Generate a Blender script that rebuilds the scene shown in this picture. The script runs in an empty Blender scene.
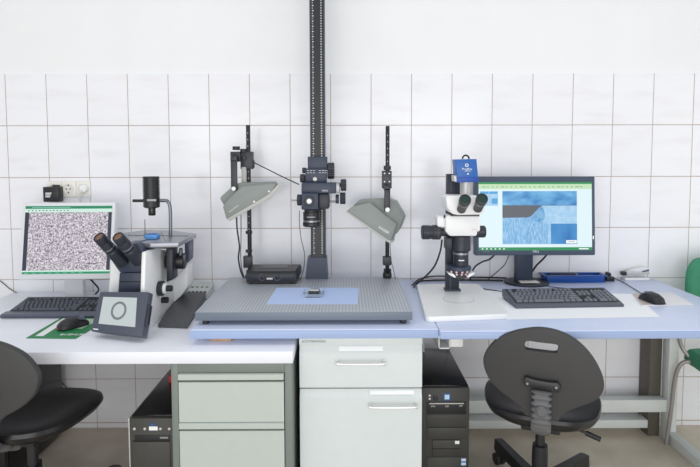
import bpy, bmesh, math, random
from mathutils import Vector, Matrix, Euler
random.seed(7)
SC = bpy.context.scene
COL = SC.collection
# ------------------------------------------------------------------ camera
F=530.; YC=192.04; P=.0604; YW=.0047; RO=.0019; H=1.3698; D=2.6424
FW=Vector((math.sin(YW)*math.cos(P), math.cos(YW)*math.cos(P), -math.sin(P)))
R0=Vector((math.cos(YW), -math.sin(YW), 0)); D0=FW.cross(R0)
RT=math.cos(RO)*R0+math.sin(RO)*D0; DN=-math.sin(RO)*R0+math.cos(RO)*D0
CAM=Vector((0,-D,H))
cam=bpy.data.cameras.new('camera'); camo=bpy.data.objects.new('camera',cam); COL.objects.link(camo)
cam.sensor_width=36; cam.sensor_fit='HORIZONTAL'; cam.lens=F/700*36; cam.shift_y=-(233.5-YC)/700
m=Matrix((RT,-DN,-FW)).transposed().to_4x4(); m.translation=CAM; camo.matrix_world=m
cam.clip_start=.05; SC.camera=camo
def ray(x,y): return FW+(x-350)/F*RT+(y-YC)/F*DN
def onY(x,y,Y):
    r=ray(x,y); return CAM+r*((Y+D)/r.y)
def onZ(x,y,Z):
    r=ray(x,y); return CAM+r*((Z-H)/r.z)
def onP(x,y,p0,n):
    r=ray(x,y); return CAM+r*((p0-CAM).dot(n)/r.dot(n))
def mpp(Y): return (D+Y)/F            # metres per pixel at that depth
# ------------------------------------------------------------------ materials
def lin(c):
    return tuple(((v/255)/12.92 if v/255<=.04045 else ((v/255+.055)/1.055)**2.4) for v in c)+(1,)
def mat(name,rgb,rough=.5,metal=0.,noise=0.,nscale=30,spec=.5,coat=0,bump=0,bscale=200,alpha=None,trans=0):
    M=bpy.data.materials.new(name); M.use_nodes=True; nt=M.node_tree; b=nt.nodes['Principled BSDF']
    b.inputs['Base Color'].default_value=lin(rgb); b.inputs['Roughness'].default_value=rough; b.inputs['Metallic'].default_value=metal
    b.inputs['Specular IOR Level'].default_value=spec; b.inputs['Coat Weight'].default_value=coat
    if trans: b.inputs['Transmission Weight'].default_value=trans; b.inputs['IOR'].default_value=1.2
    tc=nt.nodes.new('ShaderNodeTexCoord')
    if noise:
        n=nt.nodes.new('ShaderNodeTexNoise'); n.inputs['Scale'].default_value=nscale; n.inputs['Detail'].default_value=4
        nt.links.new(tc.outputs['Object'],n.inputs['Vector'])
        r=nt.nodes.new('ShaderNodeValToRGB'); c=lin(rgb)
        r.color_ramp.elements[0].position=.3; r.color_ramp.elements[1].position=.7
        r.color_ramp.elements[0].color=tuple(v*(1-noise) for v in c[:3])+(1,)
        r.color_ramp.elements[1].color=tuple(min(1,v*(1+noise)) for v in c[:3])+(1,)
        nt.links.new(n.outputs['Fac'],r.inputs['Fac']); nt.links.new(r.outputs['Color'],b.inputs['Base Color'])
    if bump:
        n=nt.nodes.new('ShaderNodeTexNoise'); n.inputs['Scale'].default_value=bscale
        nt.links.new(tc.outputs['Object'],n.inputs['Vector'])
        bp=nt.nodes.new('ShaderNodeBump'); bp.inputs['Strength'].default_value=bump; bp.inputs['Distance'].default_value=.002
        nt.links.new(n.outputs['Fac'],bp.inputs['Height']); nt.links.new(bp.outputs['Normal'],b.inputs['Normal'])
    return M
def emat(name,rgb,s=1.):
    M=bpy.data.materials.new(name); M.use_nodes=True; nt=M.node_tree; b=nt.nodes['Principled BSDF']
    b.inputs['Base Color'].default_value=(0.01,.01,.01,1); b.inputs['Roughness'].default_value=.4
    b.inputs['Emission Color'].default_value=lin(rgb); b.inputs['Emission Strength'].default_value=s
    return M
def emat_noise(name,c0,c1,scale,s=1.,p0=.35,p1=.65,detail=3,stretch=(1,1,1),rot=0):
    M=emat(name,c0,s); nt=M.node_tree; b=nt.nodes['Principled BSDF']
    tc=nt.nodes.new('ShaderNodeTexCoord'); mp=nt.nodes.new('ShaderNodeMapping'); mp.inputs['Scale'].default_value=stretch
    mp.inputs['Rotation'].default_value=(0,rot,0)
    n=nt.nodes.new('ShaderNodeTexNoise'); n.inputs['Scale'].default_value=scale; n.inputs['Detail'].default_value=detail
    r=nt.nodes.new('ShaderNodeValToRGB'); r.color_ramp.elements[0].position=p0; r.color_ramp.elements[1].position=p1
    r.color_ramp.elements[0].color=lin(c0); r.color_ramp.elements[1].color=lin(c1)
    L=nt.links.new; L(tc.outputs['Object'],mp.inputs['Vector']); L(mp.outputs['Vector'],n.inputs['Vector']); L(n.outputs['Fac'],r.inputs['Fac']); L(r.outputs['Color'],b.inputs['Emission Color'])
    return M
class NT:
    """tiny node helper"""
    def __init__(s,M): s.nt=M.node_tree
    def val(s,a,sock):
        if isinstance(a,(int,float)): sock.default_value=a
        else: s.nt.links.new(a,sock)
    def m(s,op,a,b=0.,c=None):
        n=s.nt.nodes.new('ShaderNodeMath'); n.operation=op; s.val(a,n.inputs[0]); s.val(b,n.inputs[1])
        if c is not None: s.val(c,n.inputs[2])
        return n.outputs[0]
    def mix(s,f,a,b):
        n=s.nt.nodes.new('ShaderNodeMix'); n.data_type='RGBA'; s.val(f,n.inputs[0])
        for v,i in ((a,6),(b,7)):
            if isinstance(v,tuple): n.inputs[i].default_value=v
            else: s.nt.links.new(v,n.inputs[i])
        return n.outputs[2]
def tile_mat():
    M=mat('glazed_marbled_tile',(233,234,240),.16); k=NT(M); nt=M.node_tree; b=nt.nodes['Principled BSDF']
    tc=nt.nodes.new('ShaderNodeTexCoord'); sp=nt.nodes.new('ShaderNodeSeparateXYZ'); nt.links.new(tc.outputs['Object'],sp.inputs[0])
    u=k.m('DIVIDE',k.m('ADD',sp.outputs[0],.0826),.2); v=k.m('DIVIDE',k.m('SUBTRACT',sp.outputs[2],.2591),.2565)
    def line(t,size,w):
        f=k.m('FRACT',k.m('ADD',t,20.)); d=k.m('ABSOLUTE',k.m('SUBTRACT',f,.5))
        return k.m('GREATER_THAN',d,.5-w/size)
    g=k.m('MAXIMUM',line(u,.2,.0015),line(v,.2565,.0015))
    sk=k.m('LESS_THAN',k.m('ABSOLUTE',k.m('SUBTRACT',sp.outputs[2],.030)),.002)
    low=k.m('LESS_THAN',sp.outputs[2],.028)
    g=k.m('MAXIMUM',g,sk)
    iu=k.m('FLOOR',k.m('ADD',u,20.)); iv=k.m('FLOOR',k.m('ADD',v,20.))
    cb=nt.nodes.new('ShaderNodeCombineXYZ'); nt.links.new(iu,cb.inputs[0]); nt.links.new(iv,cb.inputs[1])
    wn=nt.nodes.new('ShaderNodeTexWhiteNoise'); wn.noise_dimensions='3D'; nt.links.new(cb.outputs[0],wn.inputs['Vector'])
    # vein: noise stretched along a diagonal, offset per tile
    off=nt.nodes.new('ShaderNodeVectorMath'); off.operation='MULTIPLY_ADD'; nt.links.new(wn.outputs['Color'],off.inputs[0]); off.inputs[1].default_value=(9,9,9); nt.links.new(tc.outputs['Object'],off.inputs[2])
    mp=nt.nodes.new('ShaderNodeMapping'); nt.links.new(off.outputs[0],mp.inputs['Vector']); mp.inputs['Rotation'].default_value=(0,-.75,0); mp.inputs['Scale'].default_value=(2.4,1,10)
    nz=nt.nodes.new('ShaderNodeTexNoise'); nz.inputs['Scale'].default_value=1.6; nz.inputs['Detail'].default_value=6; nt.links.new(mp.outputs[0],nz.inputs['Vector'])
    rp=nt.nodes.new('ShaderNodeValToRGB'); rp.color_ramp.elements[0].position=.28; rp.color_ramp.elements[1].position=.5
    rp.color_ramp.elements[0].color=lin((238,238,242)); rp.color_ramp.elements[1].color=lin((244,245,250)); nt.links.new(nz.outputs['Fac'],rp.inputs[0])
    col=k.mix(k.m('MULTIPLY',wn.outputs['Value'],.2),rp.outputs[0],lin((238,236,240)))
    col=k.mix(g,col,lin((172,152,136)))
    nt.links.new(col,b.inputs['Base Color'])
    nt.links.new(k.m('MULTIPLY_ADD',g,.6,.16),b.inputs['Roughness'])
    bp=nt.nodes.new('ShaderNodeBump'); bp.inputs['Distance'].default_value=.0015; bp.inputs['Strength'].default_value=.6
    nt.links.new(k.m('SUBTRACT',1.,g),bp.inputs['Height']); nt.links.new(bp.outputs['Normal'],b.inputs['Normal'])
    return M
def floor_mat():
    M=mat('worn_grey_floor',(170,164,150),.45); nt=M.node_tree; b=nt.nodes['Principled BSDF']; k=NT(M)
    tc=nt.nodes.new('ShaderNodeTexCoord')
    a=nt.nodes.new('ShaderNodeTexNoise'); a.inputs['Scale'].default_value=5; a.inputs['Detail'].default_value=8
    c=nt.nodes.new('ShaderNodeTexNoise'); c.inputs['Scale'].default_value=140; c.inputs['Detail'].default_value=2
    for n in (a,c): nt.links.new(tc.outputs['Object'],n.inputs['Vector'])
    r=nt.nodes.new('ShaderNodeValToRGB'); r.color_ramp.elements[0].position=.35; r.color_ramp.elements[1].position=.65
    r.color_ramp.elements[0].color=lin((205,194,176)); r.color_ramp.elements[1].color=lin((226,216,198)); nt.links.new(a.outputs[0],r.inputs[0])
    nt.links.new(k.mix(k.m('MULTIPLY',c.outputs[0],.25),r.outputs[0],lin((186,174,156))),b.inputs['Base Color'])
    return M
def breadboard_mat():
    M=mat('perforated_steel',(150,150,150),.45,.15); nt=M.node_tree; b=nt.nodes['Principled BSDF']; k=NT(M)
    tc=nt.nodes.new('ShaderNodeTexCoord'); sp=nt.nodes.new('ShaderNodeSeparateXYZ'); nt.links.new(tc.outputs['Object'],sp.inputs[0])
    ge=nt.nodes.new('ShaderNodeNewGeometry'); sn=nt.nodes.new('ShaderNodeSeparateXYZ'); nt.links.new(ge.outputs['Normal'],sn.inputs[0])
    up=k.m('GREATER_THAN',sn.outputs[2],.9)
    def c(o): return k.m('SUBTRACT',k.m('FRACT',k.m('ADD',k.m('DIVIDE',o,.0125),50.25)),.5)
    x,y=c(sp.outputs[0]),c(sp.outputs[1])
    d=k.m('SQRT',k.m('ADD',k.m('MULTIPLY',x,x),k.m('MULTIPLY',y,y)))
    hole=k.m('MULTIPLY',k.m('LESS_THAN',d,.27),up)
    n=nt.nodes.new('ShaderNodeTexNoise'); n.inputs['Scale'].default_value=9; nt.links.new(tc.outputs['Object'],n.inputs['Vector'])
    base=k.mix(n.outputs[0],lin((178,184,193)),lin((190,196,205)))
    base=k.mix(up,lin((112,122,136)),base)
    nt.links.new(k.mix(hole,base,lin((138,144,152))),b.inputs['Base Color'])
    return M
M={}
M['plaster']=mat('white_plaster',(240,242,244),.85,noise=.012,nscale=6,bump=.25,bscale=60)
M['tile']=tile_mat(); M['floor']=floor_mat(); M['breadboard']=breadboard_mat()
M['white_lam']=mat('white_laminate',(234,237,246),.35,noise=.02,nscale=8)
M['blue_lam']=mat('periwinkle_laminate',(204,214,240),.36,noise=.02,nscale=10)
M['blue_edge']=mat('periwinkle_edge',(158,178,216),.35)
M['cream_paint']=mat('off_white_enamel',(212,220,221),.4,noise=.01)
M['grey_frame']=mat('pale_grey_steel',(216,220,218),.42,noise=.03,nscale=12)
M['sage']=mat('sage_drawer_enamel',(186,196,190),.42,noise=.012)
M['sage_dark']=mat('dark_sage_frame',(118,127,123),.45,noise=.02)
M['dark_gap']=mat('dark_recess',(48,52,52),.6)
M['chrome']=mat('brushed_chrome',(214,217,220),.32,.7)
M['steel']=mat('satin_steel',(150,152,156),.35,.85)
M['navy']=mat('blue_black_enamel',(50,60,80),.42,noise=.04,nscale=40)
M['navy_dk']=mat('dark_blue_black',(40,44,54),.42)
M['black']=mat('black_plastic',(34,35,39),.4,noise=.05)
M['black_gloss']=mat('glossy_black',(20,20,24),.18)
M['black_matte']=mat('matte_black_foam',(60,60,61),.62,bump=.15,bscale=300)
M['vinyl']=mat('black_polyurethane',(44,45,49),.34,bump=.1,bscale=90)
M['vinyl_worn']=mat('worn_black_seat',(24,24,27),.33,noise=.25,nscale=25,bump=.3,bscale=40)
M['rubber']=mat('black_rubber',(52,53,56),.6)
M['charcoal']=mat('charcoal_steel',(62,62,60),.5,noise=.05)
M['lamp_grey']=mat('warm_grey_lamp',(140,146,143),.5,noise=.015)
M['lamp_pale']=mat('pale_lamp_rim',(186,187,182),.45)
M['white_enamel']=mat('white_enamel',(240,241,242),.3)
M['off_white']=mat('ivory_plastic',(232,230,222),.35)
M['socket_white']=mat('cream_socket',(238,236,228),.3)
M['monitor_white']=mat('pale_grey_bezel',(226,228,232),.4)
M['bezel']=mat('dark_slate_bezel',(66,78,98),.42)
M['key_grey']=mat('slate_key',(112,116,126),.5)
M['kb_grey']=mat('slate_keyboard_shell',(84,89,101),.45)
M['key_black']=mat('black_key',(80,84,95),.45)
M['kb_black']=mat('black_keyboard_shell',(44,46,54),.4)
M['kb_rest']=mat('blue_grey_palm_edge',(86,90,108),.35)
M['paper']=mat('white_paper',(246,248,252),.8)
M['blue_paper']=mat('pale_blue_paper',(184,205,245),.75)
M['camera_blue']=mat('camera_blue',(38,98,176),.4)
M['camera_blue_dk']=mat('camera_blue_band',(26,78,168),.4)
M['tray_blue']=mat('cobalt_blue_plastic',(10,76,160),.35)
M['slide_blue']=mat('sky_blue_plastic',(96,160,226),.3)
M['green']=mat('green_print',(26,128,74),.5)
M['green_pale']=mat('pale_green_print',(178,206,178),.6)
M['green_fabric']=mat('green_upholstery',(62,140,108),.75,noise=.06,nscale=60,bump=.3,bscale=400)
M['tube_grey']=mat('warm_grey_tube',(160,154,152),.35,.4)
M['glass']=mat('clear_glass',(245,250,252),.05,trans=.9)
M['lens']=mat('dark_green_lens',(16,52,50),.35,spec=.25)
M['key_bed']=mat('key_bed',(26,28,33),.6)
M['stage']=mat('stage_metal',(150,153,162),.3,.55)
M['arm_steel']=mat('dark_chrome',(120,126,136),.3,.8)
M['rib']=mat('grey_ribbed_rubber',(96,97,100),.5)
M['graphite']=mat('graphite_metal',(50,52,59),.42)
M['slate']=mat('slate_frame',(76,81,96),.42)
M['shaded_taupe']=mat('shaded_taupe_paint',(92,88,80),.5,noise=.05)
M['amber_lens']=mat('amber_coated_lens',(128,98,80),.3,spec=.3)
M['pink_led']=mat('pinkish_led_window',(236,196,190),.3)
M['red']=mat('red_sticker',(214,48,44),.5)
M['badge']=mat('pale_blue_badge',(205,228,250),.3)
M['badge_blue']=mat('blue_badge',(38,92,160),.35)
M['wood']=mat('light_brown_wood',(206,166,128),.6,noise=.12,nscale=60)
M['mat_grey']=mat('grey_white_mat',(224,224,228),.6)
M['mat_print']=mat('printed_brown_mat',(196,184,178),.6,noise=.2,nscale=150)
M['silver']=mat('silver_plastic',(200,200,198),.35,.3)
M['console_pale']=mat('pale_console_panel',(206,212,208),.45)
M['console_dk']=mat('dark_console_shell',(78,80,84),.45)
M['text_white']=mat('white_lettering',(240,242,244),.5)
M['text_grey']=mat('grey_lettering',(140,146,146),.5)
M['label_white']=mat('glossy_label_holder',(246,248,250),.2)
M['lcd']=emat('grey_display',(196,205,206),.95)
M['ring_grey']=mat('grey_ring_mark',(120,124,128),.5)
# ------------------------------------------------------------------ geometry helper
class MB:
    def __init__(s): s.bm=bmesh.new()
    def _take(s,t,mi):
        for f in t.faces: f.material_index=mi
        me=bpy.data.meshes.new('t'); t.to_mesh(me); t.free(); s.bm.from_mesh(me); bpy.data.meshes.remove(me); return s
    def _bev(s,t,bev,seg,ang=.5):
        if bev>0:
            es=[e for e in t.edges if len(e.link_faces)==2 and e.calc_face_angle(0)>ang]
            if es: bmesh.ops.bevel(t,geom=es,offset=bev,segments=seg,profile=.5,affect='EDGES',clamp_overlap=True)
    def box(s,x0,x1,y0,y1,z0,z1,bev=0,seg=2,mi=0,mx=None):
        t=bmesh.new(); bmesh.ops.create_cube(t,size=1)
        for v in t.verts: v.co=Vector(((x0+x1)/2+v.co.x*(x1-x0),(y0+y1)/2+v.co.y*(y1-y0),(z0+z1)/2+v.co.z*(z1-z0)))
        s._bev(t,bev,seg)
        if mx is not None: bmesh.ops.transform(t,matrix=mx,verts=t.verts)
        return s._take(t,mi)
    def prism(s,pts,off,bev=0,seg=2,mi=0,ang=.5):
        t=bmesh.new(); off=Vector(off)
        a=[t.verts.new(p) for p in pts]; b=[t.verts.new(Vector(p)+off) for p in pts]
        t.faces.new(a); t.faces.new(list(reversed(b)))
        n=len(pts)
        for i in range(n): t.faces.new((a[i],b[i],b[(i+1)%n],a[(i+1)%n]))
        bmesh.ops.recalc_face_normals(t,faces=t.faces); s._bev(t,bev,seg,ang)
        return s._take(t,mi)
    def loft(s,rings,mi=0,caps=True,closed=True):
        t=bmesh.new(); R=[[t.verts.new(p) for p in r] for r in rings]; n=len(rings[0])
        for a,b in zip(R,R[1:]):
            for i in range(n if closed else n-1): t.faces.new((a[i],a[(i+1)%n],b[(i+1)%n],b[i]))
        if caps: t.faces.new(R[0]); t.faces.new(list(reversed(R[-1])))
        bmesh.ops.recalc_face_normals(t,faces=t.faces)
        return s._take(t,mi)
    def lathe(s,prof,o,ax,n=24,mi=0):
        o=Vector(o); ax=Vector(ax).normalized(); u=ax.orthogonal().normalized(); w=ax.cross(u)
        return s.loft([[o+ax*h+(u*math.cos(2*math.pi*i/n)+w*math.sin(2*math.pi*i/n))*max(r,1e-4) for i in range(n)] for r,h in prof],mi)
    def cyl(s,p0,p1,r0,r1=None,n=20,bev=0,mi=0):
        p0=Vector(p0); p1=Vector(p1); r1=r0 if r1 is None else r1; L=(p1-p0).length; bev=min(bev,L*.45,r0*.9,r1*.9)
        pr=[(r0,0),(r1,L)] if bev<=0 else [(r0-bev,0),(r0-.3*bev,.3*bev),(r0,bev),(r1,L-bev),(r1-.3*bev,L-.3*bev),(r1-bev,L)]
        return s.lathe(pr,p0,p1-p0,n,mi)
    def tube(s,pts,r,n=8,sub=6,mi=0):
        P=[Vector(p) for p in pts]
        if sub>1 and len(P)>2:
            Q=[]
            for i in range(len(P)-1):
                a=P[max(i-1,0)];b=P[i];c=P[i+1];d=P[min(i+2,len(P)-1)]
                for k in range(sub):
                    t=k/sub; Q.append(.5*((2*b)+(c-a)*t+(2*a-5*b+4*c-d)*t*t+(3*b-a-3*c+d)*t**3))
            Q.append(P[-1]); P=Q
        rings=[]; u=None
        for i,p in enumerate(P):
            d=(P[min(i+1,len(P)-1)]-P[max(i-1,0)]).normalized()
            u=(d.orthogonal() if u is None else u-d*u.dot(d)).normalized(); w=d.cross(u)
            rings.append([p+(u*math.cos(2*math.pi*k/n)+w*math.sin(2*math.pi*k/n))*r for k in range(n)])
        return s.loft(rings,mi)
    def face(s,pts,mi=0):
        t=bmesh.new(); t.faces.new([t.verts.new(p) for p in pts]); return s._take(t,mi)
    def sph(s,c,r,sc=(1,1,1),mi=0,seg=20):
        t=bmesh.new(); bmesh.ops.create_uvsphere(t,u_segments=seg,v_segments=seg//2+2,radius=r)
        for v in t.verts: v.co=Vector(c)+Vector((v.co.x*sc[0],v.co.y*sc[1],v.co.z*sc[2]))
        return s._take(t,mi)
    # pixel-anchored shapes, at their own depth
    def pbox(s,x0,x1,y0,y1,Y,dep,bev=0,mi=0,seg=2):
        a=onY(x0,y1,Y); b=onY(x1,y0,Y); return s.box(a.x,b.x,Y,Y+dep,a.z,b.z,bev,seg,mi)
    def ppoly(s,pts,Y,off,bev=0,mi=0,ang=.5):
        if not hasattr(off,'__len__'): off=(0,off,0)
        return s.prism([onY(x,y,Y) for x,y in pts],off,bev,2,mi,ang)
    def build(s,name,mats,parent=None,local=False,angle=32,mx=None):
        if not isinstance(mats,(list,tuple)): mats=[mats]
        me=bpy.data.meshes.new(name)
        o=bpy.data.objects.new(name,me); COL.objects.link(o)
        if mx is not None: bmesh.ops.transform(s.bm,matrix=mx,verts=s.bm.verts)
        if parent is not None:
            o.parent=parent
            if not local: bmesh.ops.transform(s.bm,matrix=root_matrix(parent).inverted(),verts=s.bm.verts)
        elif not local:
            vs=[v.co for v in s.bm.verts]
            b=Vector(((min(v.x for v in vs)+max(v.x for v in vs))/2,(min(v.y for v in vs)+max(v.y for v in vs))/2,min(v.z for v in vs)))
            o.location=b; bmesh.ops.translate(s.bm,vec=-b,verts=s.bm.verts)
        s.bm.to_mesh(me); s.bm.free()
        for x in mats: me.materials.append(x)
        me.polygons.foreach_set('use_smooth',[True]*len(me.polygons)); me.set_sharp_from_angle(angle=math.radians(angle))
        return o
def root_matrix(o):
    m=Matrix.Identity(4)
    while o is not None:
        m=Matrix.LocRotScale(o.location,o.rotation_euler,o.scale)@m; o=o.parent
    return m
def tag(o,label,cat,group=None):
    o['label']=label; o['category']=cat
    if group: o['group']=group
    return o
def thing(name,label,cat,loc=(0,0,0),rotz=0,group=None):
    o=bpy.data.objects.new(name,None); COL.objects.link(o); o.location=loc; o.rotation_euler=(0,0,rotz); o.empty_display_size=.05
    return tag(o,label,cat,group)
def struct(o): o['kind']='structure'; return o
def text(name,body,size,mx,mt,parent,center=True):
    cu=bpy.data.curves.new('t','FONT'); cu.body=body; cu.size=size; cu.extrude=size*.02; cu.resolution_u=2
    if center: cu.align_x='CENTER'; cu.align_y='CENTER'
    t=bpy.data.objects.new('t',cu); COL.objects.link(t); bpy.context.view_layer.update()
    me=bpy.data.meshes.new_from_object(t.evaluated_get(bpy.context.evaluated_depsgraph_get())); bpy.data.objects.remove(t); bpy.data.curves.remove(cu)
    me.name=name; o=bpy.data.objects.new(name,me); COL.objects.link(o); me.materials.clear(); me.materials.append(mt)
    me.transform(root_matrix(parent).inverted()@mx); o.parent=parent; return o
def face_mx(p,right=(1,0,0),up=(0,0,1)):
    r=Vector(right).normalized(); u=Vector(up).normalized(); n=r.cross(u); u=n.cross(r)
    m=Matrix((r,u,n)).transposed().to_4x4(); m.translation=p; return m
def spline(P,sub=6,closed=True):
    n=len(P); Q=[]; P=[Vector(p) for p in P]
    for i in range(n):
        a,b,c,d=P[i-1],P[i],P[(i+1)%n],P[(i+2)%n]
        for k in range(sub):
            t=k/sub; Q.append(.5*((2*b)+(c-a)*t+(2*a-5*b+4*c-d)*t*t+(3*b-a-3*c+d)*t**3))
    return Q
def ell(cx,cy,rx,ry,z,n=40): return [Vector((cx+rx*math.cos(2*math.pi*i/n),cy+ry*math.sin(2*math.pi*i/n),z)) for i in range(n)]
ZB,ZW,ZP=.768,.711,.818     # blue benches, white desk, perforated plate
# ------------------------------------------------------------------ setting
b=MB(); b.box(-3.4,3.4,0,.12,0,1.794,mi=0); b.box(-3.4,3.4,.006,.12,1.794,3.0,mi=1)
o=b.build('wall_back',[M['tile'],M['plaster']],local=True); struct(o)
o=MB().box(-3.4,3.4,-5.5,.12,-.1,0).build('floor',M['floor'],local=True); struct(o)
# ------------------------------------------------------------------ desks
wd=thing('desk','low white laminate desk on the left carrying the inverted microscope','desk',(-.93,-.43,0))
MB().box(-1.672,-.19,-.85,-.006,.668,ZW,.003).build('worktop',M['white_lam'],wd)
MB().box(-1.672,-1.64,-.80,-.02,0,.668,.002).build('side_panel',M['white_lam'],wd)
lb=thing('bench_top','periwinkle blue worktop slab under the perforated steel plate, laid over white cabinet','worktop',(-.115,-.4,.735))
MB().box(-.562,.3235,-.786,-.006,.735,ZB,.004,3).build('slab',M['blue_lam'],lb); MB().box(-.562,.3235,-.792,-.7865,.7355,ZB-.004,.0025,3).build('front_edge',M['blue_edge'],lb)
rb=thing('lab_bench','periwinkle blue lab bench on a pale grey steel leg, carrying the dark wide monitor','bench',(.94,-.4,0))
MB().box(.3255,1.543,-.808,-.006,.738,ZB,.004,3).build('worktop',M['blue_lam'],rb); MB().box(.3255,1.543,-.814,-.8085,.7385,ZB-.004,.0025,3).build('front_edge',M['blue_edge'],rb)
b=MB(); b.box(1.545,1.592,-.154,-.10,0.0,.737,.003); b.build('leg_post',M['grey_frame'],rb)
b=MB(); b.box(1.486,1.5445,-.098,-.006,.0,.737,.003); b.build('shaded_back_panel',M['shaded_taupe'],rb)  # shade on the leg's inner side is put into this dark taupe colour
b=MB(); b.box(1.545,1.592,-.74,-.156,0.0,.05,.003); b.build('foot',M['grey_frame'],rb)
b=MB(); b.box(1.547,1.59,-.70,-.156,.69,.737,.003); b.build('top_arm',M['grey_frame'],rb)
b=MB(); b.box(.37,1.543,-.154,-.102,.148,.209,.003); b.build('crossbeam',M['grey_frame'],rb)
b=MB(); b.box(.37,1.52,-.10,-.03,.040,.081,.003) if False else b.box(.37,1.4855,-.098,-.03,.040,.081,.003); b.build('crossbeam',M['grey_frame'],rb)
b=MB(); b.box(.325,.368,-.155,-.03,0,.737,.003); b.build('leg_post',M['grey_frame'],rb)
# bracket under the joint: open channel plus a box end with a screw
b=MB(); a=onY(438.5,349,-.62); c=onY(450.5,338,-.62)
b.box(a.x,a.x+.004,-.62,-.2,a.z,.7375); b.box(c.x-.004,c.x,-.62,-.2,a.z,.7375); b.box(a.x,c.x,-.62,-.2,a.z,a.z+.005)
b.build('bracket',M['white_enamel'],rb)
b=MB(); a2=onY(463,347,-.62); b.box(c.x+.001,a2.x,-.62,-.2,a2.z,.7375,.002); q=onY(459.5,344,-.62); b.cyl(q+Vector((0,-.002,0)),q,.004,n=12)
b.build('bracket',M['white_enamel'],rb)
w=MB(); p0=onZ(206,340.5,ZW); w.box(-.50,-.425,-.745,-.66,ZW,.7345,.002)
tag(w.build('wooden_shim',M['wood']),'light brown wood shim wedged between white desk and blue slab','shim')
# ------------------------------------------------------------------ white base cabinet
cb=thing('base_cabinet','off white base cabinet with one drawer over one door, both with bar handles','cabinet',(.045,-.4,0))
x0=onY(299.6,400,-.77).x; x1=onY(422.0,400,-.77).x
MB().box(x0,x1,-.75,-.02,0,.734,.002).build('carcass',M['cream_paint'],cb)
zt=lambda y: onY(360,y,-.77).z
MB().box(x0,x1,-.77,-.751,zt(345),.7335,.001).build('top_rail',M['cream_paint'],cb)
def bar_handle(par,xa,xb,y,Y=-.772):
    pa=onY(xa,y,Y); pb=onY(xb,y,Y); o=Vector((0,-.032,0)); c=.012
    m=MB(); m.tube([pa,pa+o*.7,pa+o+Vector((c,0,0)),pb+o-Vector((c,0,0)),pb+o*.7,pb],.0046,10,5)
    for p in (pa,pb): m.cyl(p+Vector((0,-.003,0)),p,.0065,n=14)
    return m.build('handle',M['chrome'],par)
def front(name,y0,y1,xl,xr,yl0,yl1,hx0,hx1,hy):
    z1,z0=zt(y0),zt(y1); m=MB(); Yf=-.775
    # moulded front: top edge slopes back like a grip lip
    prof=[(-.751,z0),(-.772,z0),(Yf,z0+.003),(Yf,z1-.028),(Yf+.004,z1-.022),(Yf+.012,z1),(-.751,z1)]
    m.prism([(x0+.001,y,z) for y,z in prof],(x1-x0-.002,0,0),0)
    d=m.build(name,M['cream_paint'],cb)
    bar_handle(d,hx0,hx1,hy,Yf)
    a=onY(xl,yl1,Yf+.004); c=onY(xr,yl0,Yf+.004); m=MB(); m.prism([(a.x,Yf-.001,a.z),(a.x,Yf+.008,c.z),(a.x,Yf+.011,c.z),(a.x,Yf+.006,a.z)],(c.x-a.x,0,0))
    m.build('label_holder',M['label_white'],d)
front('drawer',345.6,387.3,339,383,346.5,350.5,337.5,383.5,361)
front('door',389.6,560,370,414,390.5,394,370,415.5,403.5)
text('maker_mark','KÖTTERMANN',.0125,face_mx(onY(314,341.6,-.7715)),M['text_grey'],cb)
# ------------------------------------------------------------------ sage drawer pedestal
dp=thing('drawer_pedestal','sage green steel drawer pedestal in a darker grey green frame, under white desk','cabinet',(-.405,-.42,0))
xa=onY(171.5,400,-.845).x; xb=onY(292.2,400,-.845).x; zz=lambda y: onY(230,y,-.845).z
m=MB(); m.box(xa,xa+.024,-.845,-.03,0,.667,.002); m.box(xb-.026,xb,-.845,-.03,0,.667,.002); m.box(xa+.024,xb-.026,-.845,-.03,zz(372.6),.667,.001); m.box(xa+.024,xb-.026,-.60,-.03,.0,zz(372.6)-.001)
m.build('frame',M['sage_dark'],dp)
for ya,yb in ((373.4,421.6),(422.2,470.6),(471.2,519.6),(520.2,560)):
    z1,z0=zz(ya),zz(yb); m=MB(); A,B_=xa+.0265,xb-.0285
    m.prism([(A,y,z) for y,z in [(-.62,z0),(-.848,z0),(-.848,z1-.030),(-.836,z1-.029),(-.836,z1-.0225),(-.62,z1-.0225)]],(B_-A,0,0))
    d=m.build('drawer',M['sage'],dp)
    m=MB(); m.prism([(A,y,z) for y,z in [(-.835,z1-.0225),(-.852,z1-.021),(-.853,z1-.002),(-.848,z1),(-.835,z1)]],(B_-A,0,0)); m.build('grip_lip',M['sage'],d)
    m=MB(); m.box(A,B_,-.8375,-.8355,z1-.0290,z1-.0225); m.build('recess_shade',M['dark_gap'],d)  # dark strip painting the shade under the lip
# ------------------------------------------------------------------ computer towers
def tower(label,X0,X1,Yf,Yb,Ht,trim=None):
    t=thing('computer_tower',label,'computer',((X0+X1)/2,(Yf+Yb)/2,0),0,'computer towers under the desks')
    m=MB(); m.box(X0,X1,Yf+.022,Yb,.012,Ht,.003)
    for sx in (X0+.03,X1-.03):
        for sy in (Yf+.06,Yb-.05): m.cyl((sx,sy,0),(sx,sy,.013),.013,n=12)
    m.build('case',M['black_gloss'],t)
    return t
t1=tower('black tower between the white desk front and the drawer pedestal, silver round buttons',-.783,-.622,-.795,-.33,.45)
def fx(x,y,Y): return onY(x,y,Y)
def panel(par,name,x0,x1,y0,y1,Y,mt,dep=.004,bev=0):
    return MB().pbox(x0,x1,y0,y1,Y-dep,dep,bev).build(name,mt,par)
Y1=-.795
m=MB(); m.box(-.783,-.622,Y1,Y1+.022,.012,.448,.004); fp=m.build('front_panel',M['charcoal'],t1)
m=MB(); m.box(-.7875,-.7835,Y1+.002,-.34,.015,.448,.001); o=m.build('side_trim',M['silver'],t1); o['label']='silver side trim'
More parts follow.
